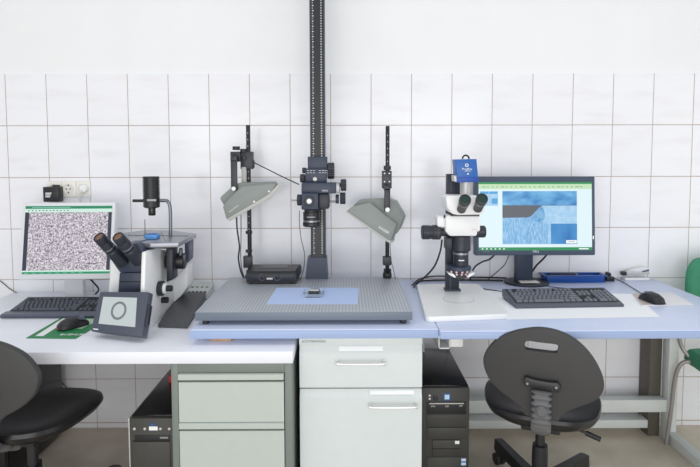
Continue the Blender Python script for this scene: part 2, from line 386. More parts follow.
for x in (134.6,145,160.6,169.5):
    p=onY(x,428.6,Y1); MB().cyl(p+Vector((0,-.004,0)),p,.0052,n=16,bev=.0015).build('button',M['silver'],fp)
panel(fp,'badge',149,157.5,426.6,430.4,Y1,M['label_white'],.002)
panel(fp,'brand_plate',150.5,155,423.5,425.6,Y1,M['badge_blue'],.0015)
panel(fp,'drive_bay',134.5,169.8,435.4,440.2,Y1,M['black'],.003,.001)
panel(fp,'bay_light',160,168,437,438.6,Y1-.003,M['text_grey'],.0012)
panel(fp,'lower_bay',133.5,169.8,442,490,Y1,M['charcoal'],.004,.002)
panel(fp,'bay_seam',133,169.8,440.6,441.8,Y1,M['black_gloss'],.002)
q=onZ(168,391,.45); r=MB(); r.box(-.741,-.67,-.50,-.47,.4505,.480,.002); tag(r.build('red_box',M['red']),'small red cardboard box standing on black tower beside drawer pedestal','box')
t2=tower('black tower beside white cabinet with blue square badge and optical drive',.2965,.493,-.552,-.105,.45)
Y2=-.552
m=MB(); m.box(.2965,.493,Y2,Y2+.022,.012,.448,.004); fp=m.build('front_panel',M['charcoal'],t2)
panel(fp,'badge_frame',443.3,450.7,393.5,400.6,Y2,M['badge_blue'],.002,.0008)
panel(fp,'badge',444.6,449.4,394.8,399.4,Y2-.002,M['badge'],.001)
for y in (395.6,398.8): panel(fp,'status_light',428.8,430.6,y-.8,y+.8,Y2,M['label_white'],.0015)
p=onY(435.5,398,Y2); MB().cyl(p+Vector((0,-.004,0)),p,.011,n=18,bev=.002).build('power_button',M['navy_dk'],fp)
dr=panel(fp,'optical_drive',426.8,466.4,402.2,413.6,Y2,M['black'],.005,.001)
panel(dr,'tray_edge',429.5,464,403,404.2,Y2-.005,M['silver'],.0012)
text('drive_mark','LG',.0105,face_mx(onY(447,406.2,Y2-.0054)),M['text_white'],dr)
text('drive_mark','RW',.008,face_mx(onY(461,405.9,Y2-.0054)),M['text_white'],dr)
text('drive_mark','DVD',.008,face_mx(onY(433,406.4,Y2-.0054)),M['text_white'],dr)
panel(fp,'drive_bay',426.8,466.4,414.4,426.8,Y2,M['charcoal'],.005,.001)
panel(fp,'drive_bay',426.8,466.4,427.6,439.4,Y2,M['charcoal'],.005,.001)
cr=panel(fp,'card_reader_bay',432.4,460,440.2,456.4,Y2,M['charcoal'],.005,.001)
panel(cr,'bay_seam',432.4,460,448.4,449.2,Y2-.005,M['black_gloss'],.0008)
panel(fp,'drive_bay',426.8,466.4,457.2,500,Y2,M['charcoal'],.003,.001)
o=panel(fp,'sticker',455,459.4,440.9,444,Y2-.005,M['label_white'],.0008)
panel(fp,'processor_sticker',461.2,466,458.6,465.4,Y2-.003,M['badge'],.001); panel(fp,'sticker_band',461.2,466,461.4,462.6,Y2-.004,M['badge_blue'],.0006)
t3=tower('plain black tower under the white desk behind the left chair',-1.63,-1.428,-.50,-.05,.43)
MB().box(-1.63,-1.428,-.50,-.478,.012,.428,.004).build('front_panel',M['black'],t3)
# ------------------------------------------------------------------ macro stand: plate, column, carriage
ms=thing('macro_stand','macro photo stand: perforated steel plate with tall geared dark column','stand',(-.16,-.45,ZB))
m=MB(); m.box(-.556,.236,-.742,-.162,.786,ZP,.002); m.build('base_plate',M['breadboard'],ms)
for x in (-.525,.205):
    for y in (-.715,-.19): MB().cyl((x,y,ZB),(x,y,.786),.011,n=16).build('foot',M['rubber'],ms)
a=onY(305.2,280.6,-.212); c=onY(327.8,258,-.212); e=onY(307.5,258,-.212); f=onY(326.4,258,-.212); a2=onY(327.8,280.6,-.212)
m=MB(); m.loft([[(a.x,-.212,ZP),(a2.x,-.212,ZP),(a2.x,-.125,ZP),(a.x,-.125,ZP)],[(e.x,-.206,e.z),(f.x,-.206,e.z),(f.x,-.13,e.z),(e.x,-.13,e.z)]]); m.build('column_foot',M['navy'],ms)
zc=e.z
Yc=-.2; xl=onY(310.2,200,Yc).x; xr=onY(325.0,200,Yc).x; xl+=.0015; xr+=.0015; w=xr-xl
m=MB(); m.box(xl,xr,Yc,Yc+.06,zc,2.35,.003); col=m.build('column',M['navy'],ms)
MB().box(xl+.006,xr-.006,Yc-.0015,Yc,zc,2.35).build('centre_strip',M['black'],col)
m=MB()
z=zc+.02
while z<2.34: m.box(xr-.0185,xr-.0125,Yc-.005,Yc-.001,z,z+.0048); z+=.0115
m.build('gear_rack',M['silver'],col)
m=MB(); z=zc+.02; i=0
while z<2.34: m.box(xl+.012,xl+(.019 if i%2==0 else .015),Yc-.0022,Yc-.001,z,z+.0034); z+=.0115; i+=1
m.build('scale_marks',M['text_white'],col)
cg=MB(); cg.pbox(307.7,327.2,156.6,170,-.235,.034,.003); cg.pbox(305.2,326.6,168.5,183,-.25,.049,.003); cg=cg.build('carriage',M['navy'],ms)
def rod(par,name,x,y,Y,rpx,length,axis,mt,n=22,bev=.002):
    p=onY(x,y,Y); ax=Vector({'x':(1,0,0),'y':(0,1,0),'z':(0,0,-1)}[axis]); return MB().cyl(p,p+ax*length,rpx*mpp(Y),n=n,bev=bev).build(name,mt,par)
def ribbed(par,name,x,y,Y,rpx,length,axis,mt):
    """knurled knob"""
    p=onY(x,y,Y); ax=Vector({'x':(1,0,0),'y':(0,1,0),'z':(0,0,-1)}[axis]); r=rpx*mpp(Y); u=ax.orthogonal().normalized(); w=ax.cross(u); n=48
    ring=lambda h,s: [p+ax*h+(u*math.cos(2*math.pi*i/n)+w*math.sin(2*math.pi*i/n))*r*s*(1 if i%2 else .94) for i in range(n)]
    return MB().loft([ring(0,.86),ring(.002,1),ring(length-.002,1),ring(length,.86)]).build(name,mt,par)
ribbed(cg,'focus_knob',327.6,170.8,-.215,8.2,.031,'x',M['navy_dk'])
ribbed(cg,'clamp_knob',300.2,178.3,-.235,4.3,.022,'x',M['navy_dk'])
ribbed(cg,'clamp_knob',302.3,170.5,-.225,2.9,.018,'x',M['navy_dk'])
rod(cg,'screw',314.9,179.2,-.2525,2.2,.006,'y',M['silver'])
m=MB()
for x in (307,310,313,319,322,324.6):
    a=onY(x,170.8,-.2505); m.box(a.x,a.x+.009,-.2512,-.25,a.z,a.z+.0018); a=onY(x,173,-.2505); m.box(a.x,a.x+.009,-.2512,-.25,a.z,a.z+.0018)
m.build('scale_marks',M['text_white'],cg)
ar=MB().pbox(301.4,336,183,193.6,-.295,.09,.003).build('arm_block',M['navy'],ms)
MB().pbox(336,339.6,183,193,-.294,.06,.002).build('end_cap',M['steel'],ar)
ribbed(ar,'fine_knob',340.6,185,-.26,5.8,.026,'x',M['navy_dk']); rod(ar,'knob_shaft',338.5,185,-.26,2,.016,'x',M['black'])
ribbed(ar,'fine_knob',340,198.3,-.26,5.8,.025,'x',M['navy_dk']); rod(ar,'knob_collar',335.6,199,-.26,4.6,.015,'x',M['navy'])
rod(ar,'knob_shaft',329,201.5,-.26,1,.034,'x',M['steel'],bev=0)
text('arm_mark','Leica',.013,face_mx(onY(325,190.4,-.2956)),M['text_white'],ar)
fk=MB().pbox(301.4,318.2,193.4,209.8,-.325,.10,.004).build('focus_block',M['navy'],ms)
MB().pbox(318.2,329.4,194.2,209,-.31,.07,.008).build('motor_housing',M['navy_dk'],fk)
ribbed(fk,'round_knob',309.1,201.3,-.338,5.4,.013,'y',M['navy_dk']); rod(fk,'knob_cap',309.1,201.3,-.341,2.6,.004,'y',M['white_enamel'])
ribbed(fk,'side_knob',297.2,200,-.285,5.6,.020,'x',M['navy_dk']); rod(fk,'lock_pin',291.2,200.4,-.285,.8,.028,'x',M['steel'],bev=0)
p=onY(311.5,209.8,-.285); p=Vector((p.x,-.285,p.z)); s=mpp(-.285)
ln=MB().lathe([(s*7.2,0),(s*7.2,.008),(s*8.4,.010),(s*8.4,.044),(s*7.6,.046),(s*7.6,.054),(s*8.8,.056),(s*8.8,.070),(s*7.8,.074),(s*6.5,.0745),(s*6,.068)],p,(0,0,-1),32).build('lens_barrel',M['black'],ms)
MB().lathe([(s*8.5,.0455),(s*8.5,.0525),(s*8.0,.0530)],p,(0,0,-1),32).build('lens_ring',M['steel'],ln)
m=MB()
for k in range(9): 
    xx=p.x-.018+k*.0042; m.box(xx,xx+.0026,p.y-s*8.4-.0006,p.y-s*8.0,p.z-.03,p.z-.0275)
m.build('scale_marks',M['text_white'],ln)
# ------------------------------------------------------------------ gooseneck copy lamps on rods
def ring(par,x,y,Y,rpx,h,name='rod_collar',mt=None):
    p=onY(x,y,Y); return MB().cyl(p+Vector((0,0,-h/2)),p+Vector((0,0,h/2)),rpx*mpp(Y),n=18,bev=.0015).build(name,mt or M['black'],par)
LY=-.15
lA=thing('copy_lamp','warm grey copy lamp on left rod, beside black power box','lamp',(-.452,LY,ZP),0,'copy lamps clamped on black rods')
x=onY(249,200,LY).x; zt_=onY(249,125,LY).z
ro=MB().cyl((x,LY,ZP+.028),(x,LY,zt_),.0098,n=16,bev=.002).build('rod',M['black'],lA)
m=MB()
for i in range(16): m.box(x-.0014,x+.0014,LY-.0106,LY-.0085,zt_-.04-.03*i,zt_-.0365-.03*i)
m.build('scale_marks',M['text_white'],ro)
for y in (232.3,251): ring(lA,248.9,y,LY,3.3,.013)
m=MB(); m.pbox(243.2,251.6,256.4,268,LY-.010,.032,.003); m.build('rod_foot',M['graphite'],lA)
m=MB(); m.box(x-.017,x+.014,-.1595,-.128,.786,ZP+.03,.003); m.box(x-.017,x+.014,-.185,-.130,ZP+.0004,ZP+.016,.003); m.build('edge_clamp',M['black'],lA)
cl=MB(); cl.pbox(240.4,252.4,151.6,169,LY-.020,.042,.003); cl.pbox(230.3,240.2,151.6,161.8,LY-.028,.040,.003); cl=cl.build('clamp',M['graphite'],lA)
ring(cl,236.2,148.2,LY-.01,3.7,.017,'clamp_knob',M['black']); ring(cl,243.6,151,LY-.01,3.4,.02,'clamp_knob',M['black'])
rod(cl,'clamp_screw',234.6,156.4,LY-.034,2.4,.008,'y',M['black']); rod(cl,'clamp_screw',243.8,158,LY-.028,2.4,.009,'y',M['black'])
rod(cl,'side_knob',252.2,164,LY,4.,.010,'x',M['black'])
MB().pbox(231,236.8,160,190.5,LY-.085,.012,.002).build('arm',M['graphite'],lA)
MB().pbox(231.2,236.6,156,161.5,LY-.085,.06,.002).build('arm_joint',M['graphite'],lA)
MB().pbox(241.6,245.8,167,184,LY-.03,.012,.002).build('arm',M['lamp_pale'],lA)
rod(lA,'pivot',233.4,188.8,LY-.092,2.2,.010,'y',M['label_white'])
def lamp_head(par,main,back,Yf,off,strip,latches,fins,logo,logo_up):
    """main: outline of near end plate (pixels); back: outline of the rear shell; strip: diffuser side edge"""
    hd=MB().ppoly(main,Yf,off,.006,ang=.25).build('head',M['lamp_grey'],par)
    MB().ppoly(back,Yf+.055,off,.006,ang=.25).build('rear_shell',M['lamp_grey'],hd)
    MB().ppoly(strip,Yf-.003,Vector(off)*1.02,.001).build('diffuser_frame',M['lamp_pale'],hd)
    for (x,y) in latches: rod(hd,'latch',x,y,Yf-.007,1.2,.006,'y',M['monitor_white'],12,.001)
    a=onY(*logo[0],Yf-.0012); b_=onY(*logo[1],Yf-.0012)
    text('lamp_mark','KAISER',.017,face_mx((a+b_)/2,b_-a,logo_up),M['label_white'],hd)
LH=-.275
lamp_head(lA,[(222.8,206.5),(227,201),(241,186.6),(262,184.4),(277.5,183.2),(268,196.4),(230.5,219.6),(226.6,219.6)],
   [(219.8,198.6),(221.5,196),(232,187),(239,182.6),(276.6,181.4),(277.5,184.6),(272,190),(252,202),(224.6,206)],LH,(-.022,.13,-.005),
   [(226.6,219.2),(229.8,221.2),(270,197.8),(280.8,185.6),(278.6,183.4),(267.6,195.2)],[(254,201.8),(268.9,191.4)],None,((230,211.5),(237.5,206)),(.5,0,.8))
LYB=-.185
lB=thing('copy_lamp','warm grey copy lamp on right rod, between tall column and stereo microscope','lamp',(.178,LYB,ZP),0,'copy lamps clamped on black rods')
x=onY(387.4,200,LYB).x; zt_=onY(387.4,126,LYB).z
ro=MB().cyl((x,LYB,ZP),(x,LYB,zt_),.0094,n=16,bev=.002).build('rod',M['black'],lB)
m=MB()
for i in range(16): m.box(x-.0014,x+.0014,LYB-.0102,LYB-.0085,zt_-.045-.03*i,zt_-.0415-.03*i)
m.build('scale_marks',M['text_white'],ro)
ring(lB,387.3,167.8,LYB,3.7,.02,'rod_collar',M['graphite'])
m=MB(); m.pbox(383,391.4,257,265.5,LYB-.018,.036,.003); m.build('rod_foot',M['graphite'],lB)
m=MB(); m.cyl((x,LYB,ZP),(x,LYB,ZP+.024),.021,n=20,bev=.003); m.cyl((x-.012,LYB-.012,ZP+.02),(x-.012,LYB-.012,ZP+.045),.006,n=10); m.cyl((x+.012,LYB-.012,ZP+.02),(x+.012,LYB-.012,ZP+.045),.006,n=10); m.build('base_flange',M['black'],lB)
cl=MB().pbox(382.3,391.8,170.8,188.6,LYB-.022,.046,.003).build('clamp',M['graphite'],lB)
for xx,yy in ((384.6,173.4),(389.4,173.4),(384.6,181.6),(389.4,181.6)): rod(cl,'clamp_screw',xx,yy,LYB-.0245,.8,.003,'y',M['silver'],10,0)
MB().pbox(384.6,389.6,177.5,179.5,LYB-.0235,.002).build('clamp_slot',M['black_gloss'],cl)
MB().pbox(384.2,390.4,188,212,LYB-.100,.012,.004).build('arm',M['graphite'],lB)
MB().pbox(384.6,390.2,186,190.5,LYB-.100,.10,.002).build('arm_joint',M['graphite'],lB)
rod(lB,'pivot',387.6,209.9,LYB-.107,2.4,.010,'y',M['label_white'])
lamp_head(lB,[(346.6,211.2),(352.4,206.2),(369.8,202.4),(396.6,224.4),(390.9,241.8),(387.2,240.4)],
   [(352.4,206.4),(360.2,199.2),(386,198.4),(394.4,201.2),(403.6,217),(399.4,228.6),(394,236)],LH,(.026,.13,-.006),
   [(346.0,210.6),(345.8,212.0),(387.4,242.2),(391.6,243.4),(391.2,241.0),(387.4,239.6)],[],None,((379.4,227.2),(388.6,233.2)),(.5,0,.8))
# ------------------------------------------------------------------ power box on plate
pb=thing('power_box','flat black power supply box with two front dials, on perforated plate','power supply',(-.345,-.19,ZP))
a=onZ(246,284.2,ZP); c=onZ(296,284.2,ZP); a.x+=.002; zt1=onY(270,272.6,a.y).z
m=MB()
m.loft([[(a.x,a.y,ZP+.006),(c.x,a.y,ZP+.006),(c.x+.004,a.y+.165,ZP+.006),(a.x,a.y+.165,ZP+.006)],
        [(a.x-.002,a.y,ZP+.016),(c.x+.002,a.y,ZP+.016),(c.x+.010,a.y+.165,ZP+.016),(a.x-.001,a.y+.165,ZP+.016)],
        [(a.x,a.y+.002,zt1-.004),(c.x,a.y+.002,zt1-.004),(c.x+.010,a.y+.165,zt1-.004),(a.x-.001,a.y+.165,zt1-.004)],
        [(a.x+.006,a.y+.012,zt1+.004),(c.x-.006,a.y+.012,zt1+.004),(c.x+.004,a.y+.158,zt1+.006),(a.x+.001,a.y+.158,zt1+.006)]])
m.build('case',M['black'],pb)
m=MB(); m.box(a.x+.006,c.x-.006,a.y-.004,a.y,ZP+.013,zt1-.007,.002); fpn=m.build('front_panel',M['navy_dk'],pb)
for x in (262,277.3): rod(fpn,'dial',x,277.4,a.y-.012,2.7,.008,'y',M['black'])
m=MB()
for x in (262,277.3):
    p=onY(x,277.4,a.y-.0045); m.cyl(p,p+Vector((0,.001,0)),.0155,n=24)
m.build('dial_scale',M['kb_rest'],fpn)
MB().pbox(266.6,272.6,277.8,279.6,a.y-.0055,.0015).build('label_plate',M['silver'],fpn)
m=MB()
for k in range(14): m.box(a.x+.05+k*.009,a.x+.055+k*.009,a.y+.07,a.y+.14,zt1+.0045,zt1+.0068)
m.build('vent_grille',M['black_gloss'],pb)
for x in (a.x+.02,c.x-.02):
    for y in (a.y+.02,a.y+.15): MB().cyl((x,y,ZP),(x,y,ZP+.007),.009,n=12).build('foot',M['rubber'],pb)
# blue paper with specimen
bp=[onZ(*q,ZP+.0006) for q in ((276.7,287.8),(358.7,287.8),(357.7,304),(266.6,304))]
tag(MB().prism([v+Vector((0,0,-.0005)) for v in bp],(0,0,.0011)).build('paper_sheet',M['blue_paper']),'pale blue paper sheet lying on the perforated plate','paper')
gd=onZ(314,294.8,ZP); dsh=thing('specimen_dish','shallow clear glass dish on blue paper holding a metal specimen','dish',(gd.x,gd.y,ZP+.0012))
m=MB(); z0=ZP+.0013
def rr(cx,cy,hx,hy,r,z,n=5):
    P=[]
    for sx,sy,a0 in ((1,1,0),(-1,1,90),(-1,-1,180),(1,-1,270)):
        for k in range(n+1):
            an=math.radians(a0+90*k/n); P.append(Vector((cx+sx*(hx-r)+r*math.cos(an),cy+sy*(hy-r)+r*math.sin(an),z)))
    return P
m.loft([rr(gd.x,gd.y,.038,.05,.015,z0),rr(gd.x,gd.y,.042,.054,.017,z0+.014),rr(gd.x,gd.y,.039,.051,.015,z0+.014),rr(gd.x,gd.y,.036,.048,.013,z0+.003)]); m.build('bowl',M['glass'],dsh)
sp=thing('metal_specimen','small dark metal specimen block with a bright top, inside glass dish','specimen',(gd.x,gd.y,z0+.0035))
MB().box(gd.x-.022,gd.x+.022,gd.y-.006,gd.y+.03,z0+.0035,z0+.016,.001).build('block',M['charcoal'],sp)
MB().box(gd.x-.020,gd.x+.020,gd.y-.004,gd.y+.028,z0+.0161,z0+.02,.001).build('polished_face',M['chrome'],sp)
# ------------------------------------------------------------------ wall sockets
ou=thing('wall_socket','cream triple wall socket above left monitor','socket',(onY(70,189,0).x,0,onY(70,196,0).z))
p0=onY(48.6,196.8,0); p1=onY(91,180.8,0); wd_=(p1.x-p0.x)/3
for k in range(3):
    m=MB(); xx=p0.x+k*wd_; m.box(xx+.0003,xx+wd_-.0003,-.012,0,p0.z,p1.z,.003)
    c=Vector((xx+wd_/2,-.0125,(p0.z+p1.z)/2)); m.lathe([(.026,.0),(.026,-.003),(.023,-.003),(.021,.002)],c,(0,1,0),28); pl=m.build('socket_plate',M['socket_white'],ou)
    MB().lathe([(.0205,.0),(.0205,.001)],c+Vector((0,-.0014,0)),(0,1,0),28).build('socket_well',M['off_white'],pl)
    if k==1:
        m=MB()
        for dx in (-.0095,.0095): m.cyl(c+Vector((dx,-.0022,0)),c+Vector((dx,0,0)),.0035,n=10)
        m.box(c.x-.003,c.x+.003,c.y-.002,c.y,c.z+.014,c.z+.021); m.box(c.x-.003,c.x+.003,c.y-.002,c.y,c.z-.021,c.z-.014)
        m.build('contact',M['dark_gap'],pl)
ad=thing('power_adapter','boxy black plug-in power adapter in the leftmost wall socket','power adapter',(onY(52,195,-.06).x,-.05,onY(52,201.7,-.06).z))
m=MB(); m.pbox(43.2,58,187,202,-.062,.046,.003); m.build('body',M['black'],ad)
m=MB(); m.pbox(52,57.6,185,190,-.04,.024,.003); m.build('plug_neck',M['black'],ad)
for k,yy in enumerate((193.2,195,196.8)):
    m=MB(); m.pbox(45.4,51.4-k*.7,yy-.5,yy+.5,-.0632,.001); m.build('printed_line',M['text_white'],ad)
pg=thing('plug','round white plug in the rightmost wall socket, cord hanging down','plug',(onY(82.4,189,-.03).x,-.03,onY(82.4,192,-.03).z))
c=onY(82.4,188.6,-.04); m=MB(); m.lathe([(.014,0),(.019,.004),(.020,.024)],c,(0,1,0),24); m.build('plug_body',M['white_enamel'],pg)
a=onY(81.2,189.6,-.042); m=MB(); m.tube([a,onY(80.4,192,-.046),onY(79.9,196,-.035),onY(80,203,-.02),onY(80.5,225,-.012),onY(82,260,-.012)],.0035); m.build('cord',M['off_white'],pg)
# ------------------------------------------------------------------ left monitor
c=onY(68.5,279,-.20)
lm=thing('monitor','pale grey framed monitor on white desk showing a speckled grey image','monitor',(-1.292,-.222,ZW),.035,'computer monitors')
Wm,Hm=.424,.354; tilt=Matrix.Translation((0,0,.112))@Matrix.Rotation(-.17,4,'X')   # local: screen plane faces -y, leaning back
# build in local coordinates of a panel, then tilt
def loc_build(mb,name,mt,par,mx): return mb.build(name,mt,par,local=True,mx=mx)
m=MB(); m.box(-Wm/2,Wm/2,-.018,.03,0,Hm,.006); hs=loc_build(m,'housing',M['monitor_white'],lm,tilt)
S=emat_noise('speckled_micrograph',(84,78,90),(238,230,240),150,.95,.33,.64,4)
mats=[S,emat('title_green',(20,132,92)),emat('toolbar_mint',(204,236,222)),emat('side_navy',(40,46,66)),emat('task_green',(24,140,96)),emat('text_teal',(120,190,170)),M['bezel']]
m=MB(); X=.197; za,zb=.026,.338
def q(x0,x1,z0,z1,mi,lift=0.): m.face([(x0,-.0185-lift,z0),(x1,-.0185-lift,z0),(x1,-.0185-lift,z1),(x0,-.0185-lift,z1)],mi)
q(-X,X,za,zb,3); q(-X+.0185,X-.016,za+.016,zb-.029,0,.0003); q(-X,X,zb-.029,zb-.013,2,.0004); q(-X,X,zb-.013,zb,1,.0004)
q(-X,X,za+.006,za+.016,2,.0004); q(-X,X,za,za+.010,4,.0005)
for k in range(12): 
    x=-X+.014+k*.016; q(x,x+.006,zb-.023,zb-.019,3,.0006)
q(-X+.03,X-.19,zb-.009,zb-.005,5,.0006); q(.09,.14,za+.045,za+.048,3,.0006)
for k in range(8): q(-X+.01+k*.035,-X+.028+k*.035,za+.003,za+.006,5,.0007)
loc_build(m,'screen',mats,hs,tilt)
m=MB(); m.box(-.043,.043,.02,.055,.008,.20,.004); loc_build(m,'stand_neck',M['monitor_white'],lm,Matrix.Translation((0,.035,0)))
m=MB(); m.loft([ell(0,.075,.11,.082,0),ell(0,.075,.11,.082,.008),ell(0,.075,.10,.072,.012)]); m.build('stand_base',M['monitor_white'],lm,local=True)
m=MB(); m.box(Wm/2-.001,Wm/2+.006,-.006,.006,.03,.042,.001); loc_build(m,'side_button',M['black'],hs,tilt)
# ------------------------------------------------------------------ right monitor
c=onY(533,254,-.19)
rm=thing('monitor','dark slate framed wide monitor on blue bench showing a blue weld section image','monitor',(onY(533.5,254,-.2).x,-.18,ZB),0,'computer monitors')
p0=onY(475.2,255.6,-.2); p1=onY(534,176.4,-.2); p1.x=onY(595.6,255,-.2).x; cx=(p0.x+p1.x)/2; Yf=-.2
TM=Matrix.Translation((0,Yf,p0.z))@Matrix.Rotation(-.07,4,'X')@Matrix.Translation((0,-Yf,-p0.z))
m=MB(); m.box(p0.x,p1.x,Yf,Yf+.045,p0.z,p1.z,.006); hs=m.build('housing',M['bezel'],rm,mx=TM)
sx0,sx1=p0.x+.017,p1.x-.0165; sz1,sz0=p1.z-.0265,p0.z+.0235
U=lambda u: sx0+(u-45)/(628-45)*(sx1-sx0)
V=lambda v: sz1-(v-62)/(410-62)*(sz1-sz0)
mats=[emat('window_pale',(222,242,248)),emat('window_green',(30,140,84)),emat('toolbar_green',(196,226,186)),emat_noise('blue_blur',(46,124,190),(120,188,232),14,1,.3,.7,2,(1,1,1.6),.5),
 emat('section_grey',(92,96,104)),emat_noise('pale_plate',(150,196,232),(176,212,240),40,1),emat_noise('columnar_blue',(106,164,214),(158,204,238),90,1,.35,.65,4,(2.2,1,.5)),
 emat_noise('deep_blue',(24,104,176),(70,150,212),12,1,.3,.7,2,(1,1,.5),.6),emat('scale_white',(240,246,250)),emat('thumb_blue',(80,160,214)),emat('ink',(40,90,90)),emat_noise('weld_blue',(84,148,200),(136,186,224),70,1)]
m=MB()
def P(pts,mi,lift): m.face([(U(u),Yf-.0006-lift,V(v)) for u,v in reversed(pts)],mi)
def Rr(u0,u1,v0,v1,mi,lift): P([(u0,v0),(u1,v0),(u1,v1),(u0,v1)],mi,lift)
Rr(45,628,62,410,0,0); Rr(45,628,62,72,1,.0003); Rr(45,628,72,98,2,.0003); Rr(45,628,394,410,1,.0003)
for k in range(22): Rr(64+k*24,74+k*24 if k%4 else 82+k*24,85,88,1,.0005)
for k in range(6): Rr(60+k*22,68+k*22,399,405,8,.0005)
Rr(560,610,399,405,8,.0005)
Rr(50,145,108,182,5,.0003); Rr(52,96,110,122,9,.0005); Rr(100,142,110,122,9,.0005); Rr(112,142,145,172,9,.0005); Rr(52,84,146,158,9,.0005)
Rr(167,551,108,182,3,.0003); Rr(167,551,180,246,4,.0004)
P([(372,182),(551,182),(551,274),(372,274)],5,.0005)
P([(167,244),(300,242),(372,270),(416,276),(416,378),(167,378)],6,.0006)
P([(300,242),(318,232),(336,214),(352,196),(372,182),(384,214),(384,244),(370,274)],11,.0007)
P([(416,274),(551,274),(551,378),(416,378)],7,.0006)
P([(404,276),(416,276),(416,376),(402,376)],5,.0008)
Rr(494,549,358,375,8,.0009); Rr(506,538,365,367,10,.0011)
m.build('screen',mats,hs,mx=TM)
text('maker_mark','DELL',.0135,TM@face_mx(onY(536.2,251.6,Yf-.0004)),M['text_white'],hs)
text('model_mark','U2412M',.008,TM@face_mx(onY(486,251.8,Yf-.0004)),M['text_grey'],hs)
MB().pbox(593.3,594.6,236,239.4,Yf-.002,.003,.0008).build('power_button',M['label_white'],hs,mx=TM)
a=onY(516,270,-.10); b2=onY(533,270,-.10)
m=MB(); m.box(a.x,b2.x,-.10,-.065,ZB+.012,p0.z+.14,.004); m.build('stand_neck',M['navy'],rm)
g0=onZ(527.6,282.4,ZB+.008); hw=onZ(551,281,ZB+.008).x-g0.x
m=MB(); 
gy=-.092; m.loft([ell(g0.x,gy,.106,.088,ZB),ell(g0.x,gy,.108,.09,ZB+.006),ell(g0.x,gy,.104,.086,ZB+.012),ell(g0.x,gy,.09,.072,ZB+.014)]); m.build('stand_base',M['navy_dk'],rm)
s0=onZ(521,283,ZB+.0145); s1=onZ(534.6,279.6,ZB+.0145); m=MB(); m.box(s0.x,s1.x,s0.y,min(s1.y,-.1015),ZB+.0142,ZB+.017,.0008); o=m.build('sticker',M['off_white'],rm)
# ------------------------------------------------------------------ keyboards
keycache={}
def key_mesh(w,d,mt):
    k=(round(w,4),round(d,4),mt.name)
    if k not in keycache:
        t=MB(); t.loft([[(-w/2,-d/2,0),(w/2,-d/2,0),(w/2,d/2,0),(-w/2,d/2,0)],[(-w/2+.001,-d/2+.001,.005),(w/2-.001,-d/2+.001,.005),(w/2-.001,d/2-.001,.005),(-w/2+.001,d/2-.001,.005)],[(-w/2+.0025,-d/2+.002,.0075),(w/2-.0025,-d/2+.002,.0075),(w/2-.0025,d/2-.003,.0075),(-w/2+.0025,d/2-.003,.0075)]])
        me=bpy.data.meshes.new('key'); t.bm.to_mesh(me); t.bm.free(); me.materials.append(mt); keycache[k]=me
    return keycache[k]
def keyboard(label,loc,rotz,shell,keym,rest,palm):
    kb=thing('keyboard',label,'keyboard',loc,rotz,'computer keyboards')
    W=.450; Dp=.165 if not palm else .188; u=.0185; y0=.022 if not palm else .038
    m=MB(); prof=[(0,0),(-.002,.006),(0,.011),(y0-.006,.016),(Dp-.012,.042),(Dp-.003,.041),(Dp,.034),(Dp,.010),(Dp-.03,0)]
    m.prism([(-W/2,y,z) for y,z in prof],(W,0,0),.002,2,0,.6); m.build('shell',shell,kb,local=True)
    if palm:
        m=MB(); m.loft([[(-W/2-.004,y,z) for y,z in ((.004,.002),(-.010,.003),(-.012,.010),(-.004,.0165),(.034,.0185),(.034,.014))],[(W/2+.004,y,z) for y,z in ((.004,.002),(-.010,.003),(-.012,.010),(-.004,.0165),(.034,.0185),(.034,.014))]]); m.build('palm_edge',rest,kb,local=True)
    m=MB(); m.prism([(-W/2+.008,y,z) for y,z in ((y0-.003,.0165),(Dp-.016,.0405),(Dp-.016,.0416),(y0-.003,.0176))],(W-.016,0,0)); m.build('key_bed',M['key_bed'],kb,local=True)
    sl=math.atan2(.026,Dp-.012-(y0-.006)); zf=lambda y: .0163+(y-(y0-.006))*math.tan(sl)
    ks=[]
    X0=-W/2+.012; XN=X0+15*u+.008; XP=XN+3*u+.008
    def row(r,ws,x=None,h=1):
        x=X0 if x is None else x
        for w in ws:
            if w<0: x-=w*u; continue
            ks.append((x+w*u/2,y0+(r+.5)*u+(h-1)*u/2+(.005 if r>4.5 else 0),w*u-.0032,h*u-.0032)); x+=w*u
    row(0,[1.5,1.25,1.25,7,1.25,1.25,1.5]); row(1,[2.25]+[1]*10+[2.75]); row(2,[1.75]+[1]*11+[2.25]); row(3,[1.5]+[1]*12+[1.5]); row(4,[1]*13+[2]); row(5,[1,-1]+[1]*4+[-.5]+[1]*4+[-.5]+[1]*4)
    row(0,[1]*3,XN); row(1,[1],XN+u); row(3,[1]*3,XN); row(4,[1]*3,XN)
    row(0,[2,1],XP); row(0,[1],XP+3*u,2); row(1,[1]*3,XP); row(2,[1]*3,XP); row(2,[1],XP+3*u,2); row(3,[1]*3,XP); row(4,[1]*4,XP)
    for x,y,w,h in ks[:100]:
        o=bpy.data.objects.new('key',key_mesh(w,h,keym)); COL.objects.link(o); o.parent=kb; o.location=(x,y,zf(y)+.0002); o.rotation_euler=(sl,0,0)
    m=MB()
    for k in range(3): m.box(XP+.014+k*.016,XP+.019+k*.016,y0+5*u+.010,y0+5*u+.013,zf(y0+5*u+.012)-.001,zf(y0+5*u+.012)+.0012)
    m.build('indicator_light',M['label_white'],kb,local=True)
    return kb
l0=onZ(516.4,309.2,ZB); r0=onZ(624,307.4,ZB); an=math.atan2(r0.y-l0.y,r0.x-l0.x)
keyboard('slate grey keyboard lying on white paper in front of dark wide monitor',((l0.x+r0.x)/2,(l0.y+r0.y)/2+.004,ZB+.0012),an,M['kb_grey'],M['key_grey'],None,False)
l0=onZ(-1,318.8,ZW)
